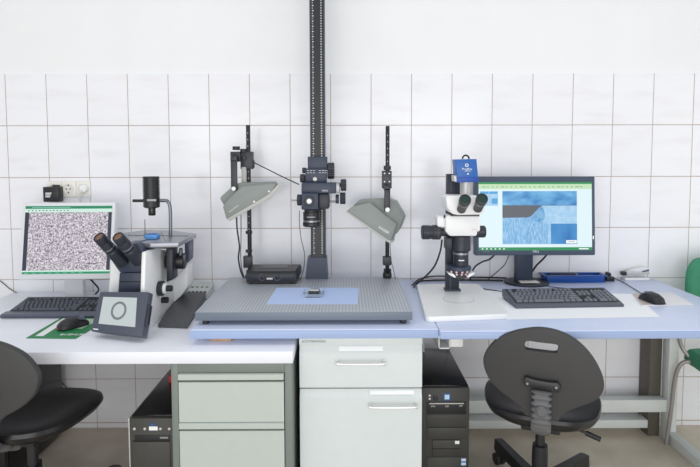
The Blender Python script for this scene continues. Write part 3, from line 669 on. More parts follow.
keyboard('black keyboard with blue grey palm edge on white desk before pale monitor',(l0.x+.232,l0.y+.012,ZW),0,M['kb_black'],M['key_black'],M['kb_rest'],True)
# ------------------------------------------------------------------ mice, mats, papers
def mouse(label,loc,rotz,light=None):
    t=thing('computer_mouse',label,'mouse',loc,rotz,'black computer mice')
    m=MB(); rings=[]
    for i,(y,w,h) in enumerate([(-.058,.006,.008),(-.054,.02,.018),(-.042,.028,.029),(-.02,.0315,.037),(.005,.031,.038),(.03,.0295,.031),(.048,.027,.02),(.056,.02,.012),(.058,.008,.007)]):
        rings.append([Vector((w*math.cos(a)*(1 if math.sin(a)>0 else 1),y,.003+max(0,h*abs(math.sin(a))**.8) if k<13 else .003)) for k,a in enumerate([math.pi*j/12 for j in range(13)])])
    m.loft(rings); m.build('shell',M['black'],t,local=True)
    m=MB(); m.box(-.027,.027,-.05,.05,0,.004,.001); m.build('sole',M['black_gloss'],t,local=True)
    m=MB(); m.cyl((-.004,.036,.026),(.004,.036,.026),.009,n=18); m.build('scroll_wheel',M['steel'],t,local=True)
    m=MB()
    for s in (-1,1): m.loft([[(s*.0055,.012,.0385),(s*.024,.012,.031),(s*.023,.04,.0225),(s*.0055,.045,.0265)],[(s*.0055,.012,.0405),(s*.025,.012,.0325),(s*.024,.04,.0245),(s*.0055,.045,.0285)]])
    m.build('button',M['bezel'],t,local=True)  # paler slate puts the highlights into the button colour
    if light:
        m=MB(); m.box(-.006,.006,-.0585,-.054,.004,.009); o=m.build('red_light',M['red'],t,local=True)
    return t
mp_=[onZ(*q_,ZW) for q_ in ((26,338.4),(75.6,339),(112,317.8),(62,317.6))]
pad=thing('mouse_pad','green printed mouse mat lying askew on the white desk','mouse mat',(sum((v.x for v in mp_))/4,sum((v.y for v in mp_))/4,ZW))
MB().prism(mp_,(0,0,.002)).build('sheet',M['green'],pad)
def inpad(u,v,z=.0024): 
    a=mp_[0].lerp(mp_[1],u); b=mp_[3].lerp(mp_[2],u); r=a.lerp(b,v); r.z=ZW+z; return r
MB().face([inpad(.12,.08),inpad(.28,.08),inpad(.22,.94),inpad(.06,.94)]).build('printed_panel',M['label_white'],pad)
MB().face([inpad(.30,.42),inpad(.80,.42),inpad(.85,.92),inpad(.28,.92)]).build('printed_panel',M['green_pale'],pad)
text('printed_line','BUEHLER',.024,face_mx(inpad(.82,.16,.0026),(1,0,0),(.2,1,0)),M['label_white'],pad)
q_=inpad(.56,.50,.0027); mouse('black mouse on the green mouse mat',(q_.x,q_.y,ZW+.0028),-.65,True)
pq=[(506,319.6),(660,317),(634,294.2),(492,290)]
tag(MB().prism([onZ(*v,ZB+.0006) for v in pq],(0,0,.0005)).build('paper_sheet',M['paper']),'large white paper sheet under the slate keyboard on blue bench','paper')
tag(MB().prism([Vector(v) for v in ((.615,-.60,ZB+.00005),(.66,-.60,ZB+.00005),(.70,-.235,ZB+.00005),(.615,-.235,ZB+.00005))],(0,0,.0004)).build('paper_sheet',M['paper']),'narrow strip of white paper between stereo microscope and keyboard','paper')
mt=[onZ(*v,ZB) for v in ((641,306.5),(694,305.5),(672,293),(631.5,294))]
mm=thing('mouse_pad','greyish white mouse mat with brown printed side on right end of blue bench','mouse mat',mt[0].lerp(mt[2],.5))
MB().prism(mt,(0,0,.004),.001).build('sheet',M['mat_grey'],mm)
f=lambda u,v: (mt[0].lerp(mt[1],u)).lerp(mt[3].lerp(mt[2],u),v)+Vector((0,0,.0045))
MB().face([f(.02,.05),f(.30,.05),f(.30,.95),f(.02,.95)]).build('printed_panel',M['mat_print'],mm)
q_=onZ(651.5,299,ZB+.01); ms_=mouse('black mouse on the greyish white mouse mat',(q_.x-.008,q_.y-.017,ZB+.0047),.12)
m=MB(); a=Vector((q_.x-.008,q_.y+.045,ZB+.014)); m.tube([a,onZ(640,292.5,ZB+.006),onZ(632,287.5,ZB+.003),onZ(622,281.4,ZB+.003),onZ(615,278.6,ZB+.003)],.002); m.build('cord',M['black'],ms_)
# ------------------------------------------------------------------ blue tray, adapter, stapler
tr=thing('tool_tray','cobalt blue plastic tray holding dark pens, behind the slate keyboard','tray',(1.115,-.05,ZB))
a=onZ(546,282.9,ZB); c=onZ(605,282.6,ZB); X0_,X1_,Yt,Yk,Ht=a.x,c.x,a.y,-.012,.032
m=MB(); m.box(X0_,X1_,Yt,Yk,ZB,ZB+.005,.002); m.box(X0_,X1_,Yt,Yt+.006,ZB+.004,ZB+Ht,.002); m.box(X0_,X1_,Yk-.006,Yk,ZB+.004,ZB+Ht,.002); m.box(X0_,X0_+.006,Yt,Yk,ZB+.004,ZB+Ht,.002); m.box(X1_-.006,X1_,Yt,Yk,ZB+.004,ZB+Ht,.002)
m.build('body',M['tray_blue'],tr)
m=MB(); m.prism([(X0_-.012,y,z) for y,z in ((Yt-.006,ZB+Ht),(Yt+.01,ZB+Ht),(Yt+.01,ZB+Ht+.004),(Yt-.004,ZB+Ht+.004))],(X1_-X0_+.024,0,0)); m.prism([(X0_-.012,y,z) for y,z in ((Yk-.008,ZB+Ht),(Yk,ZB+Ht),(Yk,ZB+Ht+.004),(Yk-.008,ZB+Ht+.004))],(X1_-X0_+.024,0,0))
m.box(X0_-.012,X0_+.006,Yt,Yk,ZB+Ht,ZB+Ht+.004); m.box(X1_-.006,X1_+.012,Yt,Yk,ZB+Ht,ZB+Ht+.004); m.build('rim',M['tray_blue'],tr)
pn=thing('pen','dark pen lying lengthwise in the cobalt blue tray','pen',(1.08,-.045,ZB+.03))
MB().cyl((1.0,-.05,ZB+.031),(1.13,-.045,ZB+.033),.0075,n=12,bev=.002).build('barrel',M['navy_dk'],pn); MB().cyl((1.13,-.045,ZB+.033),(1.145,-.0445,ZB+.033),.005,.002,n=12).build('tip',M['steel'],pn)
m=MB(); m.box(1.0,1.13,-.078,-.062,ZB+.006,ZB+.022,.002); m.box(1.0,1.13,-.060,-.038,ZB+.006,ZB+.0225,.002); tag(m.build('foam_insert',M['slide_blue']),'pale blue insert lying in the cobalt blue tray beneath the pen','insert')
ac=thing('cable_adapter','small black cable adapter beside right end of blue tray','adapter',(onZ(609,281.6,ZB).x,-.07,ZB))
a=onZ(606,281.6,ZB); c=onZ(615,281.6,ZB); m=MB(); m.box(a.x+.004,c.x,a.y,a.y+.05,ZB,ZB+.022,.003); m.build('body',M['black'],ac)
m=MB(); m.cyl((c.x-.012,a.y+.03,ZB+.029),(c.x-.012,a.y+.06,ZB+.029),.009,n=14,bev=.002); m.cyl((c.x-.02,a.y+.04,ZB+.0),(c.x-.02,a.y+.06,ZB+.0215),.01,n=12); m.build('plug_end',M['black'],ac)
st=thing('stapler','white desktop stapler with black nose by the wall behind the right mouse','stapler',(onY(637,277,-.03).x,-.03,ZB))
Ys=-.045; a=onY(625.5,278.4,Ys); c=onY(650.2,274.6,Ys)
m=MB(); m.box(a.x,c.x,Ys,Ys+.04,ZB,ZB+.013,.003); m.build('base',M['white_enamel'],st)
m=MB(); m.ppoly([(626.5,274.4),(627.5,270.6),(633,270.8),(640,271.6),(649.6,272.6),(649.6,274.4)],Ys+.004,.032,.002); m.build('magazine',M['silver'],st)
m=MB(); m.ppoly([(630,271),(636,268.6),(643,267.6),(648.5,267.4),(649.8,269),(649.4,272.4),(641,272.6)],Ys+.006,.026,.003); m.build('arm',M['monitor_white'],st)
m=MB(); m.pbox(622.6,627.4,272.2,275.6,Ys+.006,.026,.002); m.build('nose',M['black'],st)
m=MB(); m.ppoly([(642,271.4),(649,269.4),(649.2,271.2),(643,272.2)],Ys+.003,.004); m.build('spring',M['kb_rest'],st)
# ------------------------------------------------------------------ stereo microscope
sm=thing('stereo_microscope','white stereo microscope with grey eyepieces on white base, right of centre','microscope',(.46,-.44,ZB))
def rpoly(P,r,n=5):
    out=[]; k=len(P)
    for i in range(k):
        p=P[i]; a=(P[i-1]-p).normalized(); b=(P[(i+1)%k]-p).normalized()
        for t in range(n+1):
            s=t/n; q=(p+a*r)*(1-s)**2+p*2*s*(1-s)+(p+b*r)*s**2; out.append(q)
    return out
bq=[Vector(v) for v in ((.288,-.715,0),(.612,-.678,0),(.612,-.185,0),(.322,-.192,0))]
def rz(P,z): return [Vector((p.x,p.y,z)) for p in P]
cq=sum(bq,Vector())/4
sh=lambda s: [cq+(p-cq)*s for p in bq]
m=MB(); m.loft([rz(rpoly(sh(.99),.03),ZB),rz(rpoly(sh(1.0),.032),ZB+.003),rz(rpoly(sh(1.0),.032),ZB+.017),rz(rpoly(sh(.99),.03),ZB+.021)]); m.build('base',M['white_enamel'],sm)
zb=ZB+.021; dc=onZ(458.6,299,zb)
m=MB(); m.loft([ell(dc.x,dc.y,.063,.063,zb-.001),ell(dc.x,dc.y,.063,.063,zb+.001)]); m.build('stage_insert',M['white_enamel'],sm)
m=MB(); m.loft([ell(dc.x,dc.y,.0645,.0645,zb-.001),ell(dc.x,dc.y,.0645,.0645,zb+.0006)]); m.build('insert_ring',M['ring_grey'],sm)
YC_=-.33; a=onY(446,292.6,YC_); c=onY(459,174,YC_)
m=MB(); m.box(a.x,c.x+.006,YC_,YC_+.035,zb,c.z,.003); cm=m.build('column',M['navy_dk'],sm)
MB().box(a.x+.016,a.x+.022,YC_-.0015,YC_,zb,c.z-.003).build('groove',M['navy'],cm)
MB().pbox(445.4,461,289.5,292.6,YC_-.004,.045,.002).build('column_foot',M['navy'],sm)
YH=-.43
m=MB(); m.ppoly([(445.6,218),(447,215.6),(478,215.6),(480.4,218),(480.4,231.5),(476,236.2),(450,236.2),(445.6,231.5)],YH,.09,.006); hb=m.build('head_body',M['white_enamel'],sm)
m=MB(); m.ppoly([(445.6,197),(449,195.6),(478,195.8),(484,199.6),(485,213.2),(480,214.8),(458,215.2),(452,214),(447,208)],YH-.02,.11,.007); hp=m.build('binocular_pod',M['white_enamel'],sm)
m=MB(); m.ppoly([(451,214.6),(479.5,214.6),(479.5,216.2),(451,216.2)],YH-.005,.08); m.build('pod_seam',M['charcoal'],sm)
m=MB(); m.ppoly([(437.2,218),(438.6,216.4),(446.2,216.2),(446.2,227.5),(438.6,227),(437.2,225.5)],YH+.022,.06,.004); m.build('side_housing',M['white_enamel'],sm)
rod(hb,'lock_pin',444.6,214.8,YH+.02,.9,.014,'z',M['black'],10,0)
text('maker_mark','Leica',.012,face_mx(onY(474.5,229.4,YH-.0006)),M['pink_led'],hb)
for (ex,ey,bx,by) in ((465.4,199.2,461.4,209.4),(482.2,198.2,477.8,208.6)):
    e=onY(ex,ey,YH-.105); b_=onY(bx,by,YH-.022); s=mpp(YH-.1)*1.13; dv=(b_-e).normalized(); L=(b_-e).length
    ep=MB().lathe([(s*5.2*.8,.006),(s*5.2*.84,0),(s*5.2,.002),(s*5.4,.012),(s*5.2,.022),(s*4.7,.026),(s*4.7,.05),(s*4.2,.054),(s*4.2,L)],e,dv,28).build('eyepiece',M['charcoal'],sm)
    MB().lathe([(s*4.1,.0035),(s*4.1,.006)],e,dv,24).build('lens',M['lens'],ep)
    MB().lathe([(s*4.85,.0275),(s*4.95,.033),(s*4.85,.0385)],e,dv,28).build('diopter_ring',M['steel'],ep)
YK=-.385
ks=MB(); p=onY(440.5,232.2,YK); s=mpp(YK)
k1=MB().lathe([(s*6.4,0),(s*7.4,.004),(s*7.4,.034),(s*6.8,.037),(s*6.8,.048),(s*7.2,.05),(s*7.2,.076),(s*6.4,.081)],p,(-1,0,0),30).build('focus_knob',M['navy_dk'],sm)
m=MB(); m.lathe([(s*7.5,.008),(s*7.55,.012),(s*7.5,.016)],p,(-1,0,0),30); m.build('knob_ring',M['charcoal'],k1)
MB().cyl(p+Vector((.06,0,0)),p,s*4,n=18).build('knob_shaft',M['navy_dk'],sm)
p=onY(475,231.6,YK-.02); MB().lathe([(s*5.6,0),(s*6,.003),(s*6,.038),(s*5.2,.043)],p,(1,0,0),28).build('zoom_knob',M['navy_dk'],sm)
pz=onY(461,236,YH+.045); s=mpp(YH+.045); k=s
zb_=MB().lathe([(k*9.4,0),(k*9.4,.014),(k*9.6,.016),(k*9.6,.06),(k*8.6,.064),(k*7.6,.066),(k*7.6,.124),(k*8.2,.126)],pz,(0,0,-1),32).build('zoom_barrel',M['navy_dk'],sm)
MB().lathe([(k*7.7,.07),(k*7.85,.074),(k*7.7,.078)],pz,(0,0,-1),32).build('barrel_ring',M['steel'],zb_)
m=MB(); p=pz+Vector((-.004,-k*7.62,-.10)); m.box(p.x-.012,p.x+.012,p.y-.0008,p.y+.004,p.z-.002,p.z+.002); m.build('barrel_mark',M['text_white'],zb_)
MB().pbox(446,458,238,250,YC_-.06,.06,.004).build('focus_holder',M['navy_dk'],sm)
rl=MB().lathe([(k*9,.0),(k*12,.004),(k*12.6,.010),(k*12.6,.018),(k*8.6,.042),(k*6,.042)],pz+Vector((-.009,0,-.124)),(0,0,-1),32).build('ring_light',M['navy'],sm)
for an in (222,248,276,304):
    for rr_,dz_ in ((11.6,.0235),(9.8,.0345)):
        p=pz+Vector((-.009+k*rr_*math.cos(math.radians(an)),k*rr_*math.sin(math.radians(an)),-.124-dz_)); MB().sph(p,.0052,(1,1,1),seg=10).build('led',M['pink_led'],rl)
ob=MB().lathe([(k*6,.0),(k*6,.02),(k*4.8,.028),(k*4,.028)],pz+Vector((-.004,0,-.156)),(0,0,-1),28).build('objective',M['charcoal'],sm)
for sx in (-1,1):
    p=pz+Vector((-.006,0,-.158)); m=MB(); m.prism([p+Vector((sx*.034,-.05,.004)),p+Vector((sx*.058,-.045,.007)),p+Vector((sx*.052,-.045,-.001)),p+Vector((sx*.030,-.05,-.012)),p+Vector((sx*.022,-.05,-.011))],(0,.05,0),.002); m.build('light_reflector',M['white_enamel'],sm)
# blue microscope camera on a photo tube
tu=MB(); pt=onY(465.5,197,YH+.03); tu.cyl(pt,Vector((pt.x,pt.y,onY(465,182.2,YH-.03).z-.001)),.021,n=24); tu.build('photo_tube',M['silver'],sm)
bc=thing('microscope_camera','blue box camera with white lettering on top of the stereo microscope','camera',(pt.x,YH+.01,onY(465,182,YH-.02).z))
Yb=YH-.03
m=MB(); m.ppoly([(455.6,159.4),(476.6,159),(478.6,181.8),(457.2,182.4)],Yb,.075,.002); by=m.build('body',M['camera_blue'],bc)
m=MB(); m.ppoly([(456.9,177),(478.2,176.6),(478.8,181.9),(457.2,182.6)],Yb-.001,.078,.001); m.build('lower_band',M['camera_blue_dk'],by)
m=MB(); m.ppoly([(454.0,175.6),(456.9,175.4),(457.2,182.2),(454.4,181.6)],Yb+.004,.06,.002); o=m.build('side_connector',M['silver'],by)
m=MB(); c=onY(466.8,165.2,Yb-.0012); s=mpp(Yb); n=24
m.loft([[c+Vector((math.cos(2*math.pi*i/n)*s*r,dy,math.sin(2*math.pi*i/n)*s*r)) for i in range(n)] for r,dy in ((1.7,.0008),(1.7,-.0006),(1.0,-.0006),(1.0,.0008))],caps=False); m.build('logo_ring',M['text_white'],by)
text('camera_mark','ProgRes',.0125,face_mx(onY(467,169.0,Yb-.0006)),M['text_white'],by)
text('camera_mark','JENOPTIK',.0062,face_mx(onY(468,171.1,Yb-.0006)),M['text_white'],by)
rod(by,'status_light',468,173.9,Yb-.003,.75,.003,'y',M['label_white'],10,0)
m=MB(); m.tube([onY(462.5,159,Yb+.03),onY(463.2,156.6,Yb+.03),onY(466,155.2,Yb+.03),onY(468.4,156.8,Yb+.03),onY(469,159,Yb+.03)],.0035); m.build('cable_loop',M['black'],bc)
# ------------------------------------------------------------------ inverted microscope
im=thing('inverted_microscope','white and navy inverted microscope with tilted display, on the white desk','microscope',(-.86,-.45,ZW))
XR=-.775; XL=-.945; YF=-.64
# base + body: right cheek outlined in side view (y,z)
def side(y,px_y):  # z on plane x=XR for a pixel row is found from depth
    return None
zt2=lambda py,Y: onY(150,py,Y).z
cheek=[(-.655,ZW+.012),(-.645,ZW),(-.19,ZW),(-.17,ZW+.02),(-.17,ZW+.17),(-.30,ZW+.19),(-.36,ZW+.27),(-.52,zt2(250,-.56)),(-.62,zt2(252,-.62)),(-.645,ZW+.14)]
m=MB(); m.prism([(XR-.018,y,z) for y,z in cheek],(.018,0,0),.006); m.build('body_shell',M['white_enamel'],im)
m=MB(); m.ppoly([(111.5,256),(122,254),(122,296),(108,296)],-.55,.33,.004); m.build('body_shell',M['white_enamel'],im)
m=MB(); m.box(XL+.036,XR-.019,-.54,-.18,ZW+.004,ZW+.17,.004); m.build('chassis',M['navy'],im)
m=MB(); m.box(XL-.005,XR-.019,-.60,-.20,ZW+.0,ZW+.06,.006); m.build('base_plinth',M['white_enamel'],im)
m=MB(); m.ppoly([(119.4,272.7),(145.6,272.7),(147,306),(117,306)],-.585,.05,.003); m.build('front_panel',M['navy'],im)
m=MB(); m.ppoly([(119.8,281.2),(145.4,281.2),(145.6,282.2),(119.6,282.2)],-.5862,.004); m.build('panel_seam',M['black_gloss'],im)
m=MB(); m.ppoly([(104,250),(122,244.5),(136,243.5),(142.5,248),(146,272.4),(119.4,272.4)],-.60,.10,.004); m.build('binocular_head',M['navy'],im)
for (ex,ey,bx,by) in ((98.4,236.4,123,262.5),(117.4,236.2,139,261)):
    e=onY(ex,ey,-.70); b_=onY(bx,by,-.60); s=mpp(-.70); dv=(b_-e).normalized(); L=(b_-e).length
    ep=MB().lathe([(s*4.4,.008),(s*4.6,0),(s*5.6,.001),(s*6.0,.008),(s*6.0,.03),(s*5.4,.034),(s*6.0,.038),(s*6.2,.075),(s*5.6,.08),(s*6.6,.085),(s*6.8,L)],e,dv,30).build('eyepiece',M['navy_dk'],im)
    MB().lathe([(s*4.5,.004),(s*4.5,.008)],e,dv,24).build('lens',M['amber_lens'],ep)
    MB().lathe([(s*6.05,.060),(s*6.35,.064),(s*6.05,.068)],e,dv,30).build('diopter_ring',M['steel'],ep)
# tilted touch display
BL,BR=onZ(90.4,331.2,ZW+.026),onZ(141.6,337.2,ZW+.026); TL,TR=onY(100,291.8,BL.y+.065),onY(148.6,291.8,BR.y+.075)
n=(BR-BL).cross(TL-BL).normalized()
if n.y>0: n=-n
pq=lambda u,v,d=0.: (BL.lerp(BR,u)).lerp(TL.lerp(TR,u),v)+n*d
m=MB(); m.prism([pq(0,.03),pq(.02,0),pq(.97,0),pq(1,.03),pq(1,.98),pq(.98,1),pq(.02,1),pq(0,.98)],-n*.03,.003); ds=m.build('display_frame',M['slate'],im); ds['label']='navy tilted touch display'
m=MB(); m.prism([pq(.13,.20,.0005),pq(.85,.20,.0005),pq(.79,.86,.0005),pq(.10,.87,.0005)][::1],n*.0008); m.build('display_screen',M['lcd'],ds)
cc=pq(.475,.545,.0016); uu=(BR-BL).normalized(); vv=(TL-BL).normalized(); k=40
m=MB(); m.loft([[cc+n*dy+(uu*math.cos(2*math.pi*i/k)*1.0+vv*math.sin(2*math.pi*i/k))*r for i in range(k)] for r,dy in ((.034,-.0004),(.034,.0004),(.025,.0004),(.025,-.0004))],caps=False); m.build('ring_mark',M['ring_grey'],ds)
m=MB(); m.prism([pq(.05,.05,.0005),pq(.15,.05,.0005),pq(.15,.075,.0005),pq(.05,.075,.0005)],n*.0008); m.build('frame_mark',M['text_white'],ds)
m=MB(); m.prism([pq(1.0,.25,-.004),pq(1.05,.28,-.006),pq(1.05,.70,-.006),pq(1.0,.74,-.004)],-n*.016,.002); m.build('display_latch',M['navy_dk'],ds)
m=MB(); m.prism([pq(.06,.0,-.03),pq(.96,.0,-.03),pq(.96,.5,-.03),pq(.06,.5,-.03)],-n*.02,.004); m.build('display_back',M['steel'],ds)
# stage
ZS=zt2(241.5,-.53); sg=[onZ(*q_,ZS) for q_ in ((124,233),(131,241.6),(150,243.2),(178.5,242.6),(196.4,233.6),(173,230.6),(146,229.6))]
m=MB(); m.prism([v+Vector((0,0,-.018)) for v in sg],(0,0,.018),.002); sgo=m.build('stage_plate',M['stage'],im)
m=MB(); f4=[onZ(*q_,ZS+.0005) for q_ in ((160.5,232.4),(161.6,232.4),(166.4,240.8),(165,240.8))]; m.prism(f4,(0,0,.001)); f5=[onZ(*q_,ZS+.0005) for q_ in ((127.5,235.4),(128.6,234.9),(189,235.6),(188,236.2))]; m.prism(f5,(0,0,.001)); m.build('stage_groove',M['black_gloss'],sgo)
m=MB(); a=onZ(128,242.5,ZS-.02); m.ppoly([(131,242.6),(178,243.6),(177,247.4),(168,249),(140,248),(132,245.8)],-.545,.10,.003); m.build('stage_carrier',M['navy_dk'],im)
m=MB()
for i in range(10): m.pbox(145+i*2.0,145.9+i*2.0,244.4,245.6,-.5462,.002)
m.build('scale_marks',M['text_white'],im)
bs=thing('slide_holder','small sky blue specimen block on the inverted microscope stage','specimen',(onZ(150,239,ZS).x,onZ(150,239,ZS).y,ZS))
a=onZ(144.6,239.3,ZS+.0012); c=onZ(157.3,239,ZS+.0012); m=MB(); m.box(a.x,c.x,a.y,a.y+.045,ZS+.0012,ZS+.020,.003); m.build('block',M['slide_blue'],bs)
m=MB(); m.box(a.x+.006,c.x-.006,a.y+.006,a.y+.036,ZS+.0201,ZS+.0225,.001); m.build('cover',M['tray_blue'],bs)
a=onY(145.2,236,-.42); c=onY(145,219.4,-.42); m=MB(); m.cyl((a.x,-.42,ZS),(a.x,-.42,c.z),.0025,n=10); m.cyl((a.x,-.42,ZS),(a.x,-.42,ZS+.018),.006,n=12); m.build('stage_clip_pin',M['steel'],im)
# transmitted light pillar and lamp house
YL=-.40; s=mpp(YL)
pts=[onY(167,254,YL),onY(170.2,238,YL),onY(170.4,214,YL),onY(169.4,204.5,YL),onY(166.6,200.8,YL),onY(160,200.4,YL)]
m=MB(); m.tube(pts,s*1.7,12,6); m.build('light_arm',M['arm_steel'],im)
m=MB(); p=onY(151,200.7,YL); m.cyl(onY(133,200.7,YL),onY(168,200.7,YL),s*1.5,n=12); m.build('cross_arm',M['black'],im)
top=onY(151,176.4,YL); prof=[(s*7.6,0),(s*8.0,.003)]
h=.004
for i in range(9): prof+= [(s*8.1,h),(s*8.1,h+.006),(s*7.1,h+.0064),(s*7.1,h+.0090)]; h+=.0092
prof+=[(s*7.9,h),(s*7.9,h+.042),(s*6.4,h+.046),(s*3.6,h+.048)]
lh=MB().lathe(prof,top,(0,0,-1),32).build('lamp_house',M['black'],im)
MB().cyl(onY(152,206,YL-.01),onY(152,215.4,YL-.01),s*3.5,n=20,bev=.002).build('condenser_lens',M['black_gloss'],lh)
MB().pbox(147,156,199.2,201.2,YL-.042,.004).build('lamp_band',M['steel'],lh)
# right-hand mechanics: turret, knobs, bracket
m=MB(); m.ppoly([(166,249),(172.4,249),(172.4,280),(166.6,282)],-.47,.07,.002); m.build('side_pillar',M['navy_dk'],im)
tt=MB(); p=onY(178.5,261,-.40); s=mpp(-.40)
tt.cyl(p+Vector((-.05,0,.0)),p+Vector((.028,0,.0)),s*8,n=24,bev=.004); tt=tt.build('objective_turret',M['black'],im)
for dx,dz,r in ((-.012,.02,.011),(.012,.026,.010),(.022,.004,.009)): MB().cyl(p+Vector((dx,-.01,dz)),p+Vector((dx*1.5,-.02,dz+.03)),r,r*.7,n=16).build('objective',M['steel'],tt)
m=MB(); m.ppoly([(172.4,282),(187,265.5),(187.4,287),(181,296),(172,304)],-.30,.1,.004); m.build('rear_housing',M['white_enamel'],im)
m=MB(); m.ppoly([(184.6,241),(191.8,240),(191.4,259),(186.6,263.5),(184.8,262)],-.36,.03,.002); m.build('stage_bracket',M['kb_rest'],im)
p=onY(167,288.4,-.50); s=mpp(-.5)
fk=MB().lathe([(s*6.6,-.03),(s*6.8,.0),(s*6.8,.012),(s*6.2,.014)],Vector((XR,p.y,p.z)),(1,0,0),32).build('focus_knob',M['white_enamel'],im)
MB().lathe([(s*7.3,.002),(s*7.5,.006),(s*7.5,.020),(s*6.8,.024)],Vector((XR,p.y,p.z)),(1,0,0),32).build('knob_grip',M['navy_dk'],fk)
MB().lathe([(s*5.6,.02),(s*5.6,.032),(s*4.6,.035)],Vector((XR,p.y,p.z)),(1,0,0),32).build('knob_cap',M['white_enamel'],fk)
MB().lathe([(s*3.1,.033),(s*3.2,.055),(s*2.6,.058)],Vector((XR,p.y,p.z)),(1,0,0),24).build('fine_knob',M['black'],fk)
p=onY(174.5,300,-.46); MB().cyl(Vector((XR-.002,p.y,p.z)),Vector((XR+.026,p.y,p.z)),s*3.2,n=20,bev=.002).build('port_knob',M['black'],im)
p=onY(184,286,-.28); MB().cyl(Vector((p.x-.02,-.28,p.z)),Vector((p.x+.012,-.28,p.z)),s*1.6,n=14).build('port_knob',M['black'],im)
# ------------------------------------------------------------------ control console behind it
cn=thing('control_console','dark sloping control console with pale button strip between microscope and steel plate','console',(-.70,-.3,ZW))
P1=[(-.748,-.585),(-.628,-.60),(-.672,-.165),(-.79,-.165)]
m=MB(); m.loft([[(x,y,ZW+.002) for x,y in P1],[(x,y,ZW+h_) for (x,y),h_ in zip(P1,(.016,.016,.036,.036))]]); m.build('shell',M['console_dk'],cn)
P2=[(-.80,-.163),(-.665,-.163),(-.672,-.02),(-.83,-.02)]
m=MB(); m.loft([[(x,y,ZW+.002) for x,y in P2],[(x,y,ZW+h_) for (x,y),h_ in zip(P2,(.030,.030,.046,.046))]]); sp_=m.build('button_panel',M['console_pale'],cn)
for k in range(6):
    x=-.782+k*.019; m=MB(); m.box(x,x+.012,-.15,-.138,ZW+.0305,ZW+.0345); m.build('button',M['black'],sp_)
for k in range(5):
    x=-.788+k*.024; m=MB(); m.box(x,x+.010,-.09,-.07,ZW+.037,ZW+.0425); m.build('indicator',M['text_grey'],sp_)
# ------------------------------------------------------------------ lab chairs
def plate_with_hole(outer,hole,y0,y1,rim):
    """rounded plate in the x,z plane between y0 (outside face) and y1, with a slot"""
    bm=bmesh.new(); co=sum(outer,Vector())/len(outer); n=len(outer); k=len(hole)
    def ringv(P,y,s=0.):
        out=[]
        for i,p in enumerate(P):
            t=(P[(i+1)%len(P)]-P[i-1]).normalized(); nn=Vector((t.z,0,-t.x))
            if nn.dot(p-(sum(P,Vector())/len(P)))<0: nn=-nn
            q=p-nn*s; out.append(bm.verts.new((q.x,y+bow(q.x),q.z)))
        return out
    bow=lambda x: .35*x*x
    O=[ringv(outer,y0,rim),ringv(outer,y0+rim*.3,rim*.3),ringv(outer,y0+rim,0),ringv(outer,y1-rim,0),ringv(outer,y1-rim*.3,rim*.3),ringv(outer,y1,rim)]
    Hh=[ringv(hole,y0,0),ringv(hole,y1,0)]
    for a,b in list(zip(O,O[1:]))+[(Hh[0],Hh[1])]:
        L=len(a)
        for i in range(L): bm.faces.new((a[i],a[(i+1)%L],b[(i+1)%L],b[i]))
    for o_,h_ in ((O[0],Hh[0]),(O[-1],Hh[1])):
        es=[]
        for r in (o_,h_):
            for i in range(len(r)):
                e=bm.edges.get((r[i],r[(i+1)%len(r)])); es.append(e)
        bmesh.ops.triangle_fill(bm,edges=es,use_beauty=True)
    bmesh.ops.recalc_face_normals(bm,faces=bm.faces); mb=MB(); mb.bm.free(); mb.bm=bm; return mb
